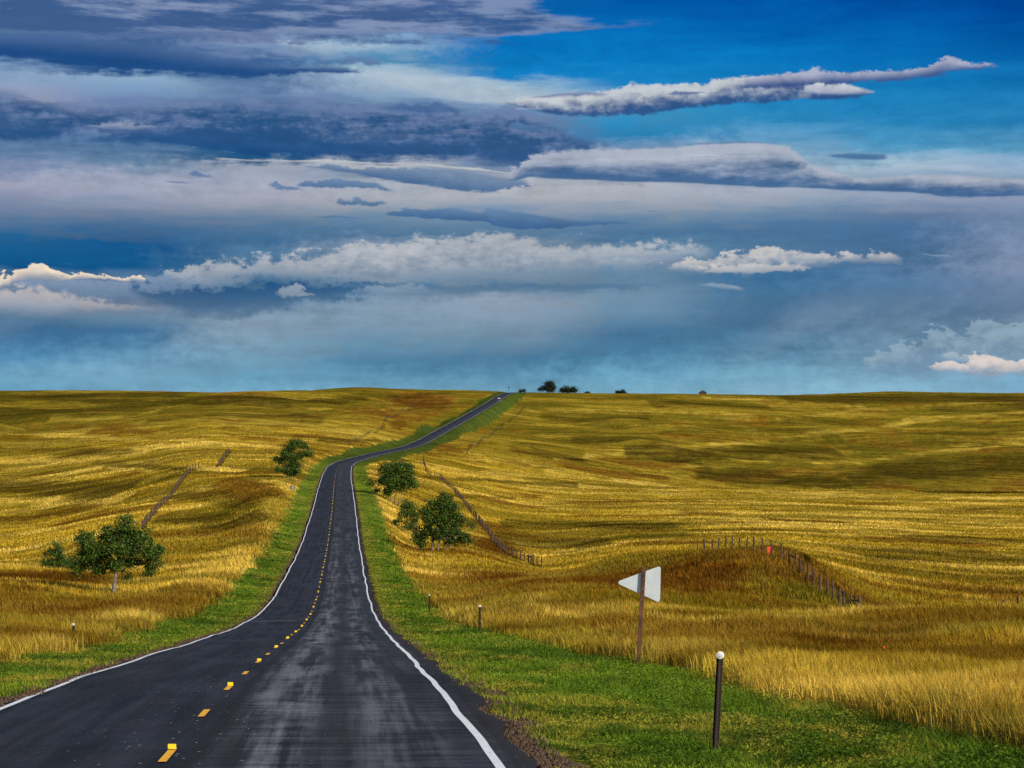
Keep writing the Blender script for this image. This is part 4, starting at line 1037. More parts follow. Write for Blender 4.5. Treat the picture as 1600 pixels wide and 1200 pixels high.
def build_sky():
    w = bpy.data.worlds.new('World'); scene.world = w; w.use_nodes = True
    wt = w.node_tree
    for n in list(wt.nodes): wt.nodes.remove(n)
    nt = bpy.data.node_groups.new('cloudy_sky', 'ShaderNodeTree')
    nt.interface.new_socket('Sky', in_out='OUTPUT', socket_type='NodeSocketColor')
    b = NB(wt)
    out = b.n('ShaderNodeOutputWorld'); bg = b.n('ShaderNodeBackground'); bg.inputs['Strength'].default_value = SKY_STRENGTH
    b = NB(nt)
    sky = b.n('ShaderNodeTexSky'); sky.sky_type = 'NISHITA'; sky.sun_disc = False
    sky.sun_elevation = SUN_EL; sky.sun_rotation = SUN_AZ; sky.air_density = 1.0; sky.dust_density = 0.6; sky.ozone_density = 2.0
    tc = b.n('ShaderNodeTexCoord').outputs['Generated']
    X, Y, Z = b.sep(tc)[0:3]
    az = b.m('ARCTAN2', X, Y)
    el = b.m('ARCSINE', Z)
    K = F / 100.0
    # bearing and height above the horizon, in units of 1.84 degrees; v grows downward from 7 at the horizon
    u = b.m('ADD', b.m('MULTIPLY', az, K * 1.012), 8.0)
    v = b.m('SUBTRACT', 7.0, b.m('MULTIPLY', el, K * 1.008))
    uv = b.comb(u, v, 0.0)
    # turbulence: long wind streaks, billows, fine curl
    sA = b.noise(b.scalev(uv, (0.42, 2.6, 1)), 1.0, 5, 0.58, 0.0, '2D')
    sB = b.noise(b.scalev(uv, (1.1, 7.5, 1)), 1.0, 4, 0.6, 0.0, '2D')
    bA = b.noise(b.scalev(uv, (1.5, 2.6, 1)), 1.5, 6, 0.62, 0.0, '2D')
    bB = b.noise(b.scalev(uv, (4.6, 7.0, 1)), 1.2, 5, 0.66, 0.0, '2D')
    streak = b.m('SUBTRACT', b.m('ADD', b.m('MULTIPLY', sA, 0.62), b.m('MULTIPLY', sB, 0.38)), 0.5)
    bill = b.m('SUBTRACT', b.m('ADD', b.m('MULTIPLY', bA, 0.62), b.m('MULTIPLY', bB, 0.38)), 0.5)
    # ---- broad tones of the cloud deck by bearing
    T = {
     0: [(0,(112,128,178)),(.35,(88,110,163)),(.55,(105,132,175)),(.75,(75,108,160)),(.95,(35,80,145)),(1.06,(32,80,142)),(1.18,(110,138,186)),(1.4,(140,160,200)),(1.7,(150,155,190)),(1.95,(98,115,163)),(2.2,(75,105,155)),(2.5,(90,120,165)),(2.8,(135,145,185)),(3.0,(160,160,190)),(3.2,(130,140,175)),(3.5,(95,120,160)),(3.8,(35,95,150)),(4.15,(15,85,145)),(4.4,(90,115,155)),(4.8,(120,135,165)),(5.02,(40,100,150)),(5.3,(10,95,158)),(5.6,(50,130,185)),(5.9,(92,152,194)),(6.15,(80,150,196)),(7.0,(95,160,205))],
     2: [(0,(95,115,170)),(.2,(70,100,155)),(.35,(92,112,166)),(.6,(105,125,175)),(.75,(60,95,150)),(1.0,(28,75,140)),(1.17,(30,78,142)),(1.3,(135,165,205)),(1.5,(125,155,200)),(1.7,(110,130,180)),(1.9,(75,105,155)),(2.1,(110,120,165)),(2.3,(70,105,155)),(2.6,(100,130,170)),(2.85,(155,160,190)),(3.1,(155,160,190)),(3.35,(115,130,165)),(3.6,(70,105,150)),(3.85,(22,85,145)),(4.2,(20,88,145)),(4.45,(90,120,160)),(4.75,(115,130,165)),(5.0,(85,125,165)),(5.2,(30,100,155)),(5.5,(65,130,180)),(5.8,(98,152,194)),(6.15,(95,156,198)),(7.0,(110,175,215))],
     4: [(0,(120,135,185)),(.2,(75,105,160)),(.4,(70,100,155)),(.7,(105,120,165)),(.85,(125,145,188)),(1.0,(60,95,155)),(1.15,(55,95,150)),(1.3,(85,115,165)),(1.5,(105,130,180)),(1.75,(65,105,155)),(2.0,(75,110,155)),(2.3,(32,82,142)),(2.42,(40,90,140)),(2.52,(160,165,190)),(2.8,(155,162,190)),(3.1,(165,165,190)),(3.3,(125,140,170)),(3.5,(85,118,160)),(3.75,(65,108,155)),(4.0,(80,118,160)),(4.3,(70,110,150)),(4.7,(60,105,150)),(5.0,(118,142,176)),(5.3,(112,147,182)),(5.6,(102,152,192)),(5.9,(82,146,188)),(6.15,(98,158,198)),(7.0,(115,185,225))],
     6: [(0,(125,135,185)),(.25,(98,113,164)),(.45,(90,105,155)),(.65,(85,115,165)),(.75,(140,170,210)),(.95,(75,135,185)),(1.1,(150,178,208)),(1.3,(165,182,210)),(1.55,(132,158,197)),(1.75,(70,105,155)),(2.0,(95,120,165)),(2.2,(125,140,180)),(2.35,(50,90,145)),(2.45,(100,120,160)),(2.55,(190,190,205)),(2.7,(110,130,165)),(2.9,(165,168,190)),(3.1,(170,172,190)),(3.35,(120,140,170)),(3.6,(80,118,160)),(3.9,(145,157,183)),(4.2,(150,160,182)),(4.5,(100,130,165)),(4.8,(122,144,176)),(5.1,(112,144,180)),(5.4,(80,130,170)),(5.65,(45,118,168)),(5.9,(74,138,182)),(6.15,(98,158,198)),(7.0,(115,185,225))],
     8: [(0,(10,90,170)),(.35,(8,104,185)),(.75,(5,110,190)),(1.2,(18,127,202)),(1.38,(150,178,210)),(1.55,(175,188,212)),(1.75,(110,140,185)),(2.0,(95,120,165)),(2.3,(110,130,170)),(2.6,(100,125,170)),(2.8,(170,172,192)),(3.05,(175,175,192)),(3.3,(130,145,178)),(3.55,(90,125,165)),(3.8,(130,148,176)),(4.1,(140,155,180)),(4.4,(95,125,160)),(4.7,(138,153,182)),(5.0,(117,144,180)),(5.3,(88,132,170)),(5.58,(33,106,156)),(5.8,(62,126,170)),(6.15,(98,158,198)),(7.0,(115,185,225))],
     10: [(0,(0,85,172)),(.5,(5,105,188)),(1.0,(10,120,200)),(1.4,(30,135,205)),(1.8,(62,142,196)),(2.1,(35,128,190)),(2.4,(130,150,185)),(2.7,(110,130,170)),(2.9,(175,175,195)),(3.1,(165,168,188)),(3.35,(115,138,172)),(3.6,(75,115,160)),(3.9,(95,130,165)),(4.3,(100,132,168)),(4.6,(107,137,172)),(4.9,(90,130,170)),(5.2,(38,104,154)),(5.5,(45,115,165)),(5.8,(80,150,195)),(6.15,(105,162,200)),(7.0,(120,185,225))],
     12: [(0,(0,75,165)),(.5,(2,95,180)),(1.0,(8,115,195)),(1.5,(25,125,195)),(1.9,(45,135,195)),(2.2,(100,155,203)),(2.5,(140,165,195)),(2.9,(130,150,185)),(3.05,(165,170,195)),(3.3,(115,140,175)),(3.6,(75,112,158)),(3.9,(80,118,160)),(4.3,(60,108,155)),(4.6,(62,110,156)),(5.0,(45,100,150)),(5.4,(55,115,162)),(5.8,(95,155,195)),(6.15,(115,166,202)),(7.0,(130,188,225))],
     14: [(0,(0,70,158)),(.5,(2,90,175)),(1.0,(8,108,188)),(1.5,(22,122,192)),(2.0,(40,130,192)),(2.4,(80,150,200)),(2.65,(165,185,212)),(2.9,(120,145,185)),(3.15,(150,160,190)),(3.4,(95,120,162)),(3.7,(70,108,155)),(4.1,(75,110,155)),(4.5,(85,120,165)),(4.9,(60,105,150)),(5.3,(85,125,165)),(5.7,(100,145,185)),(6.15,(120,175,212)),(7.0,(128,182,218))],
     16: [(0,(0,55,140)),(.5,(0,72,158)),(1.0,(5,95,175)),(1.5,(20,115,185)),(2.0,(38,125,188)),(2.5,(95,155,200)),(2.8,(150,170,205)),(3.0,(90,120,165)),(3.2,(140,150,185)),(3.5,(110,130,170)),(3.8,(120,138,178)),(4.2,(130,145,182)),(4.6,(100,125,168)),(4.9,(85,115,158)),(5.3,(110,138,172)),(5.7,(118,150,186)),(6.0,(105,160,205)),(6.2,(110,165,208)),(7.0,(120,172,212))],
    }
    vw = b.m('ADD', v, b.m('ADD', b.m('MULTIPLY', streak, b.mr(v, 4.4, 5.4, 0.70, 0.12)), b.m('MULTIPLY', bill, b.mr(v, 4.4, 5.6, 0.25, 0.30))))
    uw = b.m('ADD', u, b.m('MULTIPLY', bill, 2.2))
    v01 = b.m('DIVIDE', vw, 7.0, clamp=True)
    def ramp(fac, stops):
        nd = b.n('ShaderNodeValToRGB'); cr = nd.color_ramp; cr.interpolation = 'LINEAR'
        while len(cr.elements) > 1: cr.elements.remove(cr.elements[-1])
        cr.elements[0].position = stops[0][0]; cr.elements[0].color = (*stops[0][1], 1)
        for p, c in stops[1:]:
            e = cr.elements.new(p); e.color = (*c, 1)
        nt.links.new(fac, nd.inputs[0]); return nd.outputs[0]
    ks = sorted(T)
    col = ramp(v01, [(p / 7.0, lin(c)) for p, c in T[ks[0]]])
    for k0, k1 in zip(ks[:-1], ks[1:]):
        col = b.mix(b.mr(uw, float(k0), float(k1)), col, ramp(v01, [(p / 7.0, lin(c)) for p, c in T[k1]]))
    # soft modulation of the veil
    mod = b.m('ADD', 1.0, b.m('MULTIPLY', b.m('ADD', b.m('MULTIPLY', streak, 0.6), b.m('MULTIPLY', bill, 0.5)), b.mr(v, 0.5, 2.5, 0.5, 0.9)))
    # ---- single clouds: outline by bearing (top, bottom), sunlit top tone, shaded base tone
    u01 = b.m('DIVIDE', b.m('ADD', u, 4.0), 24.0, clamp=True)
    def cloud(pts, ctop, cbot, op=0.9, sT=0.05, sB=0.05, n=0.15, bil=0.5, shade=0.6, sh0=0.0, sh1=1.0):
        nonlocal col
        g = bpy.data.node_groups.new('cloud', 'ShaderNodeTree')
        for nm, ty in (('Col', 'NodeSocketColor'), ('u', 'NodeSocketFloat'), ('v', 'NodeSocketFloat'), ('bill', 'NodeSocketFloat'), ('streak', 'NodeSocketFloat')):
            g.interface.new_socket(nm, in_out='INPUT', socket_type=ty)
        g.interface.new_socket('Col', in_out='OUTPUT', socket_type='NodeSocketColor')
        q = NB(g)
        gi = q.n('NodeGroupInput').outputs
        c0, U, Vv, B, S = gi[0], gi[1], gi[2], gi[3], gi[4]
        sc = q.n('ShaderNodeSeparateColor'); g.links.new(c0, sc.inputs[0])
        # the tiny addend only fixes the order of evaluation
        Ui = q.m('MULTIPLY_ADD', sc.outputs[0], 1e-7, U)
        mixn = q.m('MULTIPLY_ADD', B, bil, q.m('MULTIPLY_ADD', S, 1 - bil, q.m('MULTIPLY', sc.outputs[0], 1e-7)))
        nn = q.m('MULTIPLY', mixn, n * 10.0)
        soft = 1.0 if bil >= .84 else (1.2 if n < .062 else 1.8)
        sT *= soft; sB *= soft
        lo, hi = pts[0][0], pts[-1][0]; wd = hi - lo
        uw_ = q.m('MULTIPLY_ADD', B, min(0.9, wd * 0.5), Ui)
        rn = q.n('ShaderNodeMapRange'); rn.clamp = True
        q.put(rn.inputs[0], uw_); q.put(rn.inputs[1], lo); q.put(rn.inputs[2], hi)
        nd = q.n('ShaderNodeValToRGB'); cr = nd.color_ramp
        while len(cr.elements) > 1: cr.elements.remove(cr.elements[-1])
        for k, p in enumerate(pts):
            el_ = cr.elements[0] if k == 0 else cr.elements.new((p[0] - lo) / wd)
            if k == 0: el_.position = 0.0
            el_.color = ((p[1] + 3) / 10.0, (p[2] + 3) / 10.0, 0, 1)
        g.links.new(rn.outputs[0], nd.inputs[0])
        sp = q.n('ShaderNodeSeparateColor'); g.links.new(nd.outputs[0], sp.inputs[0])
        top = q.m('MULTIPLY_ADD', sp.outputs[0], 10.0, -3.0); bot = q.m('MULTIPLY_ADD', sp.outputs[1], 10.0, -3.0)
        th = q.m('SUBTRACT', bot, top)
        vn = q.m('ADD', Vv, nn)
        t = q.m('SUBTRACT', vn, top); r = q.m('SUBTRACT', bot, q.m('MULTIPLY_ADD', nn, -0.4, vn))
        mk = q.m('MULTIPLY', q.mr(t, 0.0, sT), q.mr(r, 0.0, sB))
        mk = q.m('MULTIPLY', mk, q.mr(th, 0.0, 0.05, 0.0, op))
        if lo > -3: mk = q.m('MULTIPLY', mk, q.mr(uw_, lo, lo + min(.2, wd * .2)))
        if hi < 19: mk = q.m('MULTIPLY', mk, q.mr(uw_, hi, hi - min(.2, wd * .2)))
        s_ = q.m('MULTIPLY_ADD', mixn, -shade * 4.0, q.m('DIVIDE', t, q.m('MAXIMUM', th, 0.05)))
        c = q.mix(q.mr(s_, sh0, sh1), lin(ctop), lin(cbot))
        res = q.mix(mk, c0, c)
        go_ = q.n('NodeGroupOutput'); g.links.new(res, go_.inputs[0])
        gn_ = b.n('ShaderNodeGroup'); gn_.node_tree = g
        for i_, so_ in enumerate((col, u, v, bill, streak)): nt.links.new(so_, gn_.inputs[i_])
        col = gn_.outputs[0]
    # grey sheet, upper left
    cloud([(-3.9,-2.9,.72),(0,-2.9,.72),(3,-2.9,.70),(5,-2.9,.70),(6,-2.9,.68),(7,-2.9,.68),(7.6,-.4,.72),(8.3,.0,.68),(8.8,.22,.62),(9.5,.36,.53),(10.1,.43,.51),(10.35,.48,.49)],
          (128,142,184), (58,90,146), .88, .10, .06, .09, .1, 1.4, .35, 1.15)
    cloud([(-3.9,.7,1.12),(0,.70,1.10),(1,.66,1.18),(2,.72,1.21),(3,.85,1.26),(4,1.0,1.28),(4.8,1.03,1.22),(5.4,1.07,1.23),(5.72,1.17,1.2)], (76,106,160), (30,74,136), .92, .10, .04, .05, .3, .25, .1, .8)
    cloud([(5.1,.98,1.03),(5.4,.9,1.08),(5.8,.9,1.08),(6.05,1.0,1.06)], (105,128,172), (80,110,162), .8, .08, .05, .06, .7)
    # broad blue-grey mass, middle left
    cloud([(-3.9,1.5,2.45),(0,1.52,2.42),(.8,1.62,2.40),(1.3,1.76,2.38),(2.5,1.66,2.40),(3.2,1.58,2.36),(4,1.52,2.42),(5,1.52,2.46),(5.8,1.6,2.5),(6.4,1.66,2.5),(7,1.62,2.53),(7.3,1.72,2.56),(8,1.62,2.66),(8.5,1.82,2.72),(9,2.02,2.5),(9.7,2.2,2.3)],
          (106,124,170), (36,80,136), .90, .10, .10, .11, .45, 1.5, -.15, .75)
    cloud([(6.6,2.02,2.06),(7.2,2.0,2.12),(7.7,2.08,2.14)], (165,165,195), (130,145,185), .7, .08, .08, .06, .2)
    cloud([(3.3,2.47,2.54),(5,2.49,2.56),(6.5,2.52,2.585),(7.4,2.59,2.67),(7.97,2.70,2.74)], (205,203,212), (185,186,202), .85, .03, .03, .02, .2, .3)
    cloud([(4.4,2.57,2.60),(5.2,2.575,2.70),(6,2.59,2.83),(7,2.63,2.96),(7.8,2.73,3.03),(8.35,2.82,2.9)], (118,138,174), (66,103,155), .92, .04, .04, .06, .5, .45)
    cloud([(4.5,2.9,2.95),(4.9,2.81,2.96),(5.5,2.81,2.97),(5.9,2.86,2.985),(6.2,2.97,2.985)], (98,126,168), (66,103,155), .9, .04, .03, .05, .6, .4)
    cloud([(2.55,2.9,2.93),(2.75,2.87,2.935),(3.0,2.885,2.925)], (95,120,165), (85,112,160), .85, .03, .03, .03, .7)
    cloud([(2.85,2.70,2.74),(3.02,2.67,2.82),(3.22,2.76,2.84),(3.42,2.82,2.84)], (90,118,165), (80,110,160), .85, .04, .04, .05, .8)
    cloud([(4.1,2.88,2.93),(4.3,2.86,3.0),(4.6,2.93,3.02),(4.78,2.98,3.01)], (85,115,160), (78,110,158), .8, .04, .04, .06, .8)
    cloud([(5.08,3.12,3.16),(5.3,3.08,3.20),(5.7,3.08,3.23),(5.95,3.11,3.19),(6.1,3.14,3.17)], (102,132,172), (76,110,158), .92, .04, .03, .05, .7)
    cloud([(5.85,3.34,3.37),(6.3,3.24,3.40),(6.7,3.235,3.43),(7.5,3.29,3.46),(7.75,3.28,3.55),(8.2,3.30,3.585),(9,3.40,3.54),(9.8,3.45,3.505),(10.25,3.485,3.505)], (92,122,166), (60,99,153), .95, .04, .03, .04, .5, .4)
    cloud([(4.8,3.37,3.41),(5.2,3.355,3.42),(5.78,3.415,3.44)], (88,118,160), (78,110,155), .85, .02, .02, .02, .3)
    cloud([(2.2,3.42,3.47),(3.0,3.40,3.47),(3.6,3.41,3.47),(4.25,3.455,3.475)], (98,125,165), (84,114,158), .7, .03, .03, .02, .2)
    cloud([(10.0,3.275,3.30),(10.2,3.27,3.31),(10.48,3.28,3.30)], (80,115,160), (75,110,155), .8, .02, .02, .01, .2)
    # lens-shaped bank, right
    cloud([(7.8,2.78,2.86),(8.3,2.40,2.79),(8.8,2.33,2.80),(10,2.31,2.855),(10.7,2.285,2.88),(11.3,2.235,2.925),(11.9,2.225,2.975),(12.4,2.30,2.99),(12.8,2.6,3.01),(13.5,2.80,3.05),(14.2,2.76,3.09),(14.8,2.80,3.16),(16,2.88,3.2),(19.9,2.9,3.2)],
          (172,176,200), (60,98,150), .92, .06, .03, .03, .25, .55, .18, .85)
    cloud([(8.4,2.53,2.57),(9,2.50,2.58),(10,2.49,2.56),(10.6,2.50,2.54)], (190,190,206), (172,176,198), .6, .06, .06, .04, .2)
    cloud([(10.7,2.42,2.445),(11.3,2.43,2.465),(12.3,2.475,2.505)], (206,210,226), (200,204,222), .75, .02, .02, .01, .1)
    cloud([(10.4,2.29,2.31),(11,2.25,2.31),(11.7,2.22,2.29),(12.5,2.275,2.30)], (90,118,165), (110,135,178), .75, .02, .04, .01, .1)
    cloud([(12.85,2.46,2.50),(13.3,2.435,2.55),(13.75,2.465,2.585),(13.97,2.545,2.565)], (80,118,168), (72,110,160), .9, .03, .03, .02, .3)
    cloud([(12.9,2.66,2.72),(13.6,2.62,2.78),(14.4,2.62,2.76),(15.2,2.72,2.84),(16.5,2.84,2.9)], (185,198,220), (165,178,208), .6, .10, .06, .05, .2)
    # pale wisp and rolled cloud, upper right
    cloud([(5.4,1.06,1.2),(6.2,1.05,1.5),(7,1.1,1.62),(7.8,1.22,1.64),(8.4,1.34,1.56),(8.9,1.42,1.5)], (178,192,214), (172,184,210), .72, .14, .10, .07, .3)
    cloud([(7.85,1.58,1.64),(8.3,1.50,1.76),(8.7,1.45,1.83),(9.2,1.425,1.855),(9.7,1.36,1.85),(9.95,1.295,1.83),(10.35,1.33,1.80),(10.9,1.33,1.73),(11.5,1.22,1.68),(12,1.2,1.685),(12.6,1.22,1.665),(13.3,1.38,1.63),(13.55,1.48,1.60),(13.75,1.53,1.57)],
          (200,200,214), (48,82,140), .94, .055, .045, .045, .7, .7, .15, .88)
    cloud([(8.2,1.53,1.58),(8.7,1.46,1.56),(9.2,1.44,1.53),(9.6,1.48,1.53)], (92,110,160), (120,130,178), .8, .03, .05, .02, .4)
    cloud([(10.4,1.50,1.52),(10.65,1.45,1.53),(11.2,1.49,1.51)], (75,98,155), (85,105,160), .8, .02, .02, .02, .6)
    cloud([(11.45,1.41,1.455),(11.7,1.26,1.46),(12.2,1.195,1.445),(13,1.185,1.43),(13.6,1.20,1.42),(14.2,1.18,1.405),(14.5,1.115,1.37),(14.68,1.05,1.34),(14.85,1.035,1.32),(15.0,1.08,1.31),(15.1,1.155,1.285),(15.3,1.125,1.275),(15.45,1.18,1.27),(15.65,1.225,1.255)],
          (174,174,204), (62,88,148), .94, .05, .05, .045, .85, .6, .1, .85)
    cloud([(12.5,1.40,1.5),(12.8,1.37,1.56),(13.2,1.39,1.575),(13.5,1.47,1.575)], (205,205,222), (160,165,200), .85, .03, .04, .03, .8)
    cloud([(7.9,1.88,2.02),(8.15,1.88,2.06),(8.4,1.95,2.075),(8.72,2.0,2.05)], (82,118,166), (70,108,160), .85, .05, .04, .05, .7)
    cloud([(8.0,1.7,1.74),(8.3,1.69,1.74),(8.6,1.7,1.73)], (170,182,210), (160,175,205), .7, .03, .03, .02, .4)
    cloud([(-3.9,1.98,2.2),(0,1.95,2.25),(1.0,2.0,2.2),(2.2,2.02,2.15)], (60,94,150), (82,114,164), .8, .10, .16, .08, .5, .8)
    cloud([(2.0,2.16,2.25),(3.0,2.12,2.40),(4.0,2.16,2.46),(5.0,2.28,2.47),(6.2,2.40,2.50)], (50,88,146), (28,76,136), .85, .10, .05, .06, .4, .6)
    cloud([(3.4,1.72,1.86),(4.4,1.68,1.95),(5.4,1.76,1.92),(6.2,1.80,1.86)], (62,98,152), (76,108,160), .75, .10, .12, .08, .6, .8)
    cloud([(5.9,1.70,1.8),(6.6,1.62,1.86),(6.95,1.62,1.84),(7.2,1.72,1.80)], (58,92,150), (66,100,156), .7, .06, .08, .05, .6, .6)
    cloud([(1.2,2.05,2.10),(1.6,2.0,2.14),(2.2,2.02,2.13),(2.6,2.08,2.12)], (160,166,192), (128,142,180), .7, .05, .06, .05, .8, .6)
    cloud([(5.0,1.98,2.05),(5.8,1.97,2.18),(6.6,2.05,2.22),(7.0,2.12,2.2)], (150,158,190), (112,130,172), .6, .10, .10, .07, .4, .5)
    cloud([(4.2,.74,.8),(5.0,.72,.92),(5.6,.72,.88),(6.4,.72,.78)], (176,192,216), (150,176,210), .7, .05, .08, .06, .4)
    cloud([(-3.9,1.2,1.45),(0,1.18,1.46),(1,1.24,1.50),(2.4,1.26,1.55),(3.2,1.32,1.56),(4.0,1.44,1.52)], (160,182,214), (132,160,202), .6, .08, .14, .09, .6, .6)
    # ragged cumulus bank across the middle
    cloud([(-3.9,4.36,4.7),(0,4.34,4.68),(1,4.40,4.75),(2,4.36,4.82),(2.6,4.25,4.72),(3,4.28,4.62),(3.4,4.4,4.52)], (125,142,176), (88,117,160), .9, .05, .10, .07, .8, .5)
    cloud([(2.5,4.34,4.42),(3,4.10,4.52),(3.5,4.03,4.50),(4,4.0,4.40),(4.6,3.95,4.42),(5.2,3.81,4.42),(5.8,3.73,4.42),(6.5,3.66,4.38),(7,3.62,4.36),(8,3.60,4.32),(8.35,3.66,4.31),(8.7,3.78,4.30),(9.3,3.72,4.27),(10,3.78,4.27),(10.8,3.76,4.1),(11.3,3.92,4.0)],
          (192,189,201), (120,139,170), .70, .16, .16, .12, .85, .9, .0, 1.1)
    cloud([(1.9,4.5,4.62),(2.4,4.48,4.82),(3,4.42,5.0),(3.5,4.40,5.06),(4.0,4.36,5.0),(4.6,4.38,4.82),(5.2,4.35,4.80),(5.6,4.34,4.70),(6.2,4.40,4.54)],
          (28,80,134), (62,104,148), .92, .14, .18, .10, .84, .7)
    cloud([(5.2,4.38,4.52),(6.2,4.37,4.56),(7,4.39,4.59),(8,4.37,4.57),(9,4.35,4.59),(10,4.40,4.53),(10.8,4.43,4.48)], (66,106,152), (92,126,164), .75, .07, .08, .05, .5, .8)
    cloud([(4.25,4.54,4.64),(4.5,4.48,4.68),(4.75,4.5,4.67),(4.95,4.58,4.64)], (158,164,186), (130,146,174), .75, .06, .06, .08, .9)
    cloud([(5.5,4.5,4.62),(6.0,4.44,4.62),(6.6,4.46,4.6),(7.0,4.52,4.6)], (158,168,190), (140,154,182), .65, .06, .08, .08, .8)
    cloud([(9.2,4.03,4.12),(9.8,3.98,4.1),(10.5,3.95,4.08),(11.0,3.98,4.05)], (112,136,172), (98,126,166), .6, .06, .06, .07, .6)
    cloud([(10.3,4.10,4.25),(10.9,4.02,4.30),(11.3,3.97,4.32),(11.7,3.89,4.34),(12,3.84,4.30),(12.4,3.88,4.27),(12.8,3.95,4.22),(13.3,3.95,4.17),(13.8,3.95,4.19),(14.0,3.98,4.17),(14.15,4.06,4.12)],
          (206,198,204), (118,138,170), .84, .07, .10, .065, .9, 1.0, .0, .9)
    cloud([(10.9,4.17,4.27),(11.4,4.13,4.30),(12.0,4.12,4.29),(12.4,4.12,4.27),(12.7,4.16,4.22)], (205,198,206), (165,168,188), .75, .04, .05, .04, .9)
    cloud([(11.0,4.08,4.13),(11.6,4.07,4.12),(12.3,4.08,4.12),(13,4.05,4.12)], (130,148,178), (125,145,176), .6, .04, .04, .04, .6)
    cloud([(14.3,3.975,4.01),(14.6,3.995,4.07),(14.95,4.05,4.09)], (145,162,190), (120,144,180), .8, .03, .03, .03, .7)
    cloud([(10.85,4.42,4.46),(11.3,4.415,4.53),(11.7,4.49,4.57)], (146,160,186), (115,142,176), .8, .03, .04, .03, .6)
    # sunlit heads, far left
    cloud([(-3.9,4.45,4.7),(0,4.42,4.62),(.28,4.25,4.5),(.42,4.21,4.47),(.6,4.185,4.44),(.82,4.20,4.44),(.97,4.29,4.46),(1.15,4.35,4.45),(1.32,4.285,4.43),(1.5,4.33,4.42),(1.66,4.315,4.41),(1.8,4.37,4.43),(2.0,4.385,4.45),(2.17,4.305,4.44),(2.28,4.39,4.44),(2.4,4.42,4.44)],
          (244,222,206), (150,150,172), .95, .02, .04, .03, .95, .35, .1, .9)
    cloud([(-3.9,4.6,5.0),(0,4.56,4.97),(.5,4.51,5.0),(1,4.58,5.0),(1.5,4.66,4.95),(2.2,4.74,4.92),(2.6,4.84,4.9)], (192,180,188), (122,136,170), .9, .06, .10, .08, .7, .4)
    # low cumulus, far right
    cloud([(13.4,5.62,5.95),(14.0,5.45,5.95),(14.3,5.32,5.95),(14.5,5.15,5.95),(14.75,5.11,5.95),(14.95,5.22,5.95),(15.1,5.06,5.95),(15.35,5.01,5.95),(15.6,5.07,5.95),(15.75,5.14,5.95),(15.95,5.07,5.95),(16.4,5.03,5.95),(19.9,5.1,5.95)],
          (136,160,190), (104,138,178), .75, .04, .30, .07, .95, 1.0, .0, .8)
    cloud([(14.4,5.72,5.82),(14.7,5.64,5.86),(14.95,5.68,5.86),(15.1,5.6,5.9),(15.4,5.57,5.93),(15.7,5.66,5.91),(16,5.66,5.88),(16.5,5.6,5.87),(19.9,5.6,5.86)], (220,200,202), (140,156,186), .9, .03, .08, .06, .95, 1.0, .1, 1.0)
    cloud([(14.65,5.57,5.62),(14.85,5.54,5.66),(15.05,5.56,5.68),(15.15,5.62,5.66)], (165,178,200), (140,160,190), .7, .03, .05, .05, .95)
    cloud([(4.2,5.55,5.75),(5.5,5.48,5.80),(7,5.42,5.82),(8,5.32,5.80),(9.5,5.12,5.76),(11.5,4.86,5.6),(13,4.88,5.4),(14,4.95,5.2)], (42,104,152), (58,122,168), .72, .30, .34, .09, .8, .4)
    cloud([(-3.9,5.05,5.55),(0,5.05,5.55),(1.2,5.05,5.5),(2.0,5.12,5.44),(2.8,5.2,5.4)], (20,94,152), (44,122,176), .85, .10, .25, .08, .8, .4)
    # slanting rain veils
    sl = b.noise(b.comb(b.m('ADD', b.m('MULTIPLY', u, 0.55), b.m('MULTIPLY', v, 0.9)), b.m('MULTIPLY', v, 0.3)), 0.9, 3, 0.55, 0.0, '2D')
    veil = b.m('MULTIPLY', b.mr(sl, 0.42, 0.75, 0.0, 0.30), b.m('MULTIPLY', b.mr(v, 4.5, 4.9), b.mr(v, 5.9, 5.2)))
    col = b.mix(veil, col, lin((140, 160, 190)))
    hs = b.n('ShaderNodeHueSaturation'); b.put(hs.inputs['Saturation'], b.mr(v, 4.3, 5.0, 1.0, 0.88)); nt.links.new(mod, hs.inputs['Value']); nt.links.new(col, hs.inputs['Color'])
    painted = b.mix(1.0, hs.outputs[0], (SKY_GAIN * 0.98, SKY_GAIN * 1.03, SKY_GAIN * 0.93), 'MULTIPLY')
    # away from this quarter of the sky: clear Nishita sky with scattered cloud
    cl = b.mr(b.noise(b.scalev(tc, (2.2, 2.2, 7.0)), 1.4, 6, 0.6), 0.50, 0.68, 0.0, 0.6)
    rest = b.mix(cl, sky.outputs[0], (4.2, 4.5, 5.0))
    win = b.m('MULTIPLY', b.m('MULTIPLY', b.mr(u, -3.5, -0.8), b.mr(u, 19.5, 16.8)), b.m('MULTIPLY', b.mr(v, -2.5, -0.4), b.mr(Y, 0.0, 0.2)))
    for nm in ('Clear', 'Window'): nt.interface.new_socket(nm, in_out='OUTPUT', socket_type='NodeSocketColor' if nm == 'Clear' else 'NodeSocketFloat')
    go = b.n('NodeGroupOutput'); nt.links.new(painted, go.inputs[0]); nt.links.new(rest, go.inputs[1]); nt.links.new(win, go.inputs[2])
    gn = wt.nodes.new('ShaderNodeGroup'); gn.node_tree = nt
    bg2 = wt.nodes.new('ShaderNodeBackground'); bg2.inputs['Strength'].default_value = SKY_STRENGTH
    ms = wt.nodes.new('ShaderNodeMixShader')
    wt.links.new(gn.outputs[1], bg.inputs['Color']); wt.links.new(gn.outputs[0], bg2.inputs['Color']); wt.links.new(gn.outputs[2], ms.inputs[0])
    wt.links.new(bg.outputs[0], ms.inputs[1]); wt.links.new(bg2.outputs[0], ms.inputs[2]); wt.links.new(ms.outputs[0], out.inputs[0])
    w.cycles.sampling_method = 'NONE'

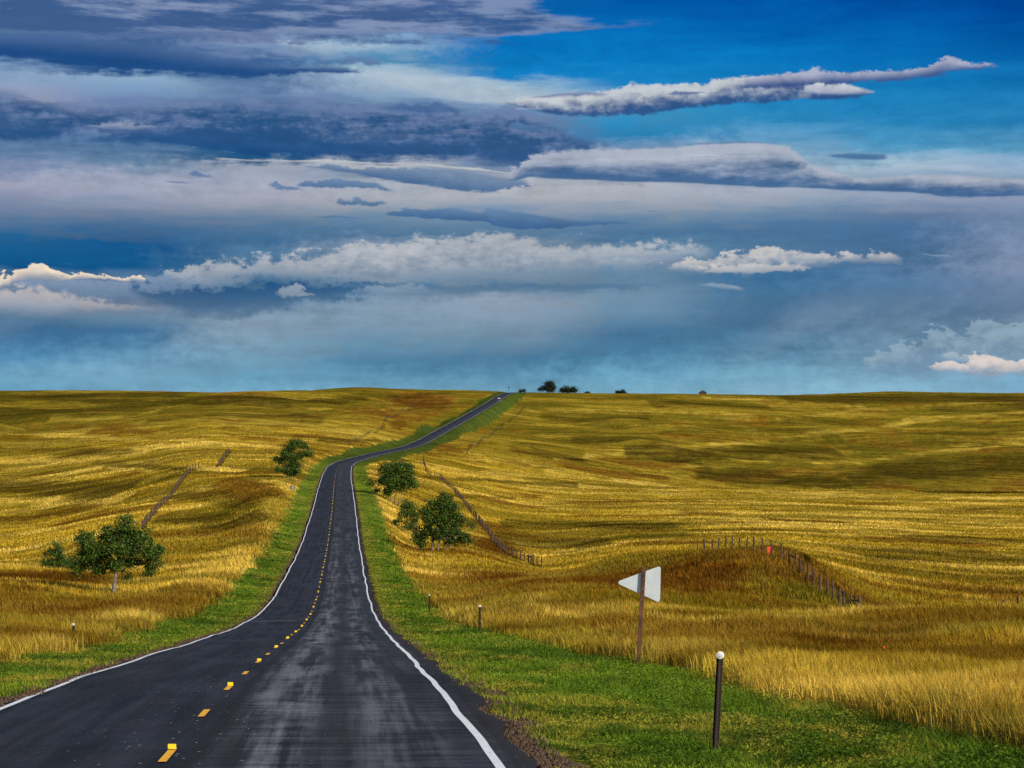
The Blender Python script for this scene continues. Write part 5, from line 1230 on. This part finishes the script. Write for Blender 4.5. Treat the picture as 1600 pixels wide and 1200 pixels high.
# ------------------------------------------------------------------ BUILD
SKY_STRENGTH = 0.10
EXPOSURE = 0.35
SKY_GAIN = 1.0 / SKY_STRENGTH / (2 ** EXPOSURE)

MAT = {}
MAT['ground'] = grass_ground_material()
MAT['grass'] = blade_material('prairie_grass_blade')
MAT['verge'] = blade_material('verge_leaf')
MAT['asphalt'] = asphalt_material()
MAT['white_paint'] = paint_material('white_line_paint', (0.62, 0.63, 0.66), (0.16, 0.16, 0.18))
MAT['yellow_paint'] = paint_material('yellow_line_paint', (0.74, 0.36, 0.02), (0.25, 0.12, 0.02))
MAT['yellow_flap'] = simple_mat('yellow_plastic', (0.80, 0.62, 0.02), 0.5, 0.15, 30)
MAT['bark'] = simple_mat('pale_bark', (0.22, 0.175, 0.13), 0.9, 0.6, 6)
MAT['leaf'] = leaf_material('cottonwood_leaf', (0.015, 0.036, 0.003), (0.082, 0.145, 0.010))
MAT['far_leaf'] = leaf_material('hilltop_leaf', (0.010, 0.022, 0.010), (0.022, 0.040, 0.016))
MAT['post_wood'] = simple_mat('weathered_post', (0.100, 0.060, 0.036), 0.9, 0.75, 5)
MAT['wire'] = simple_mat('fence_wire', (0.10, 0.08, 0.07), 0.6, 0.4, 10, 0.6)
MAT['sign_post'] = simple_mat('brown_post', (0.120, 0.050, 0.026), 0.85, 0.55, 6)
MAT['sign_back'] = simple_mat('aluminium_sheet', (0.60, 0.64, 0.66), 0.5, 0.1, 5, 0.0, 0.4)
MAT['pale_metal'] = simple_mat('pale_sheet', (0.30, 0.31, 0.36), 0.6, 0.2, 6)
MAT['grey_metal'] = simple_mat('grey_sheet', (0.085, 0.085, 0.11), 0.6, 0.3, 6)
MAT['dark_metal'] = simple_mat('dark_metal', (0.030, 0.034, 0.036), 0.6, 0.4, 12, 0.3)
MAT['rust_steel'] = simple_mat('rusty_steel', (0.020, 0.008, 0.007), 0.7, 0.5, 18, 0.2)
MAT['hole'] = simple_mat('hole_rim', (0.15, 0.10, 0.09), 0.8, 0.2, 20)
MAT['rim'] = simple_mat('reflector_rim', (0.75, 0.74, 0.72), 0.4, 0.1, 30)
MAT['lens'] = simple_mat('reflector_lens', (0.62, 0.62, 0.66), 0.25, 0.25, 40, 0.0, 0.6)
MAT['orange'] = simple_mat('orange_cloth', (0.55, 0.055, 0.015), 0.8, 0.15, 8)
MAT['dark_wood'] = simple_mat('dark_boards', (0.05, 0.035, 0.035), 0.9, 0.4, 4)
MAT['dark_roof'] = simple_mat('dark_roof', (0.045, 0.032, 0.038), 0.9, 0.4, 4)
MAT['car_white'] = simple_mat('car_paint', (0.80, 0.80, 0.80), 0.25, 0.02, 4, 0.0, 0.6)
MAT['glass'] = simple_mat('dark_glass', (0.02, 0.025, 0.03), 0.08, 0.1, 4, 0.0, 0.8)
MAT['rubber'] = simple_mat('rubber', (0.02, 0.02, 0.02), 0.9, 0.2, 10)
def clod_mat():
    m, nt, out = new_mat('soil_clod'); b = NB(nt)
    bs = b.n('ShaderNodeBsdfPrincipled'); bs.inputs['Roughness'].default_value = 1.0; bs.inputs['Specular IOR Level'].default_value = .1
    b.put(bs.inputs['Base Color'], b.mix(b.attr('tint'), (0.016, 0.012, 0.010), (0.15, 0.095, 0.062))); nt.links.new(bs.outputs[0], out.inputs[0]); return m
MAT['clod'] = clod_mat()

prepare_strokes()
build_ground()
build_road()
build_tabs()
build_grass()
build_trees()
build_fences()
build_signs()
build_car()
build_sky()

# sun
L = bpy.data.lights.new('sun', 'SUN'); L.energy = 4.6; L.angle = math.radians(0.55); L.color = (1.0, 0.90, 0.74)
so = bpy.data.objects.new('sun', L); COL.objects.link(so)
dirv = Vector((math.sin(SUN_AZ) * math.cos(SUN_EL), math.cos(SUN_AZ) * math.cos(SUN_EL), math.sin(SUN_EL)))
so.rotation_euler = dirv.to_track_quat('Z', 'Y').to_euler()

# camera: level, eye at the origin, lens shifted up
cam = bpy.data.cameras.new('camera'); cam.lens = 70.0; cam.sensor_width = 36.0; cam.sensor_fit = 'HORIZONTAL'
cam.shift_y = (HZ - 600.0) / 1600.0; cam.clip_start = 0.1; cam.clip_end = 12000
co = bpy.data.objects.new('camera', cam); COL.objects.link(co)
co.location = (0, 0, 0); co.rotation_euler = (math.pi / 2, 0, 0)
scene.camera = co

vs = scene.view_settings
vs.view_transform = 'Standard'; vs.look = 'None'; vs.exposure = EXPOSURE; vs.gamma = 1.0
scene.cycles.max_bounces = 5; scene.cycles.diffuse_bounces = 2; scene.cycles.transparent_max_bounces = 4
scene.cycles.use_denoising = False
scene.cycles.sample_clamp_direct = 6.0; scene.cycles.sample_clamp_indirect = 2.0
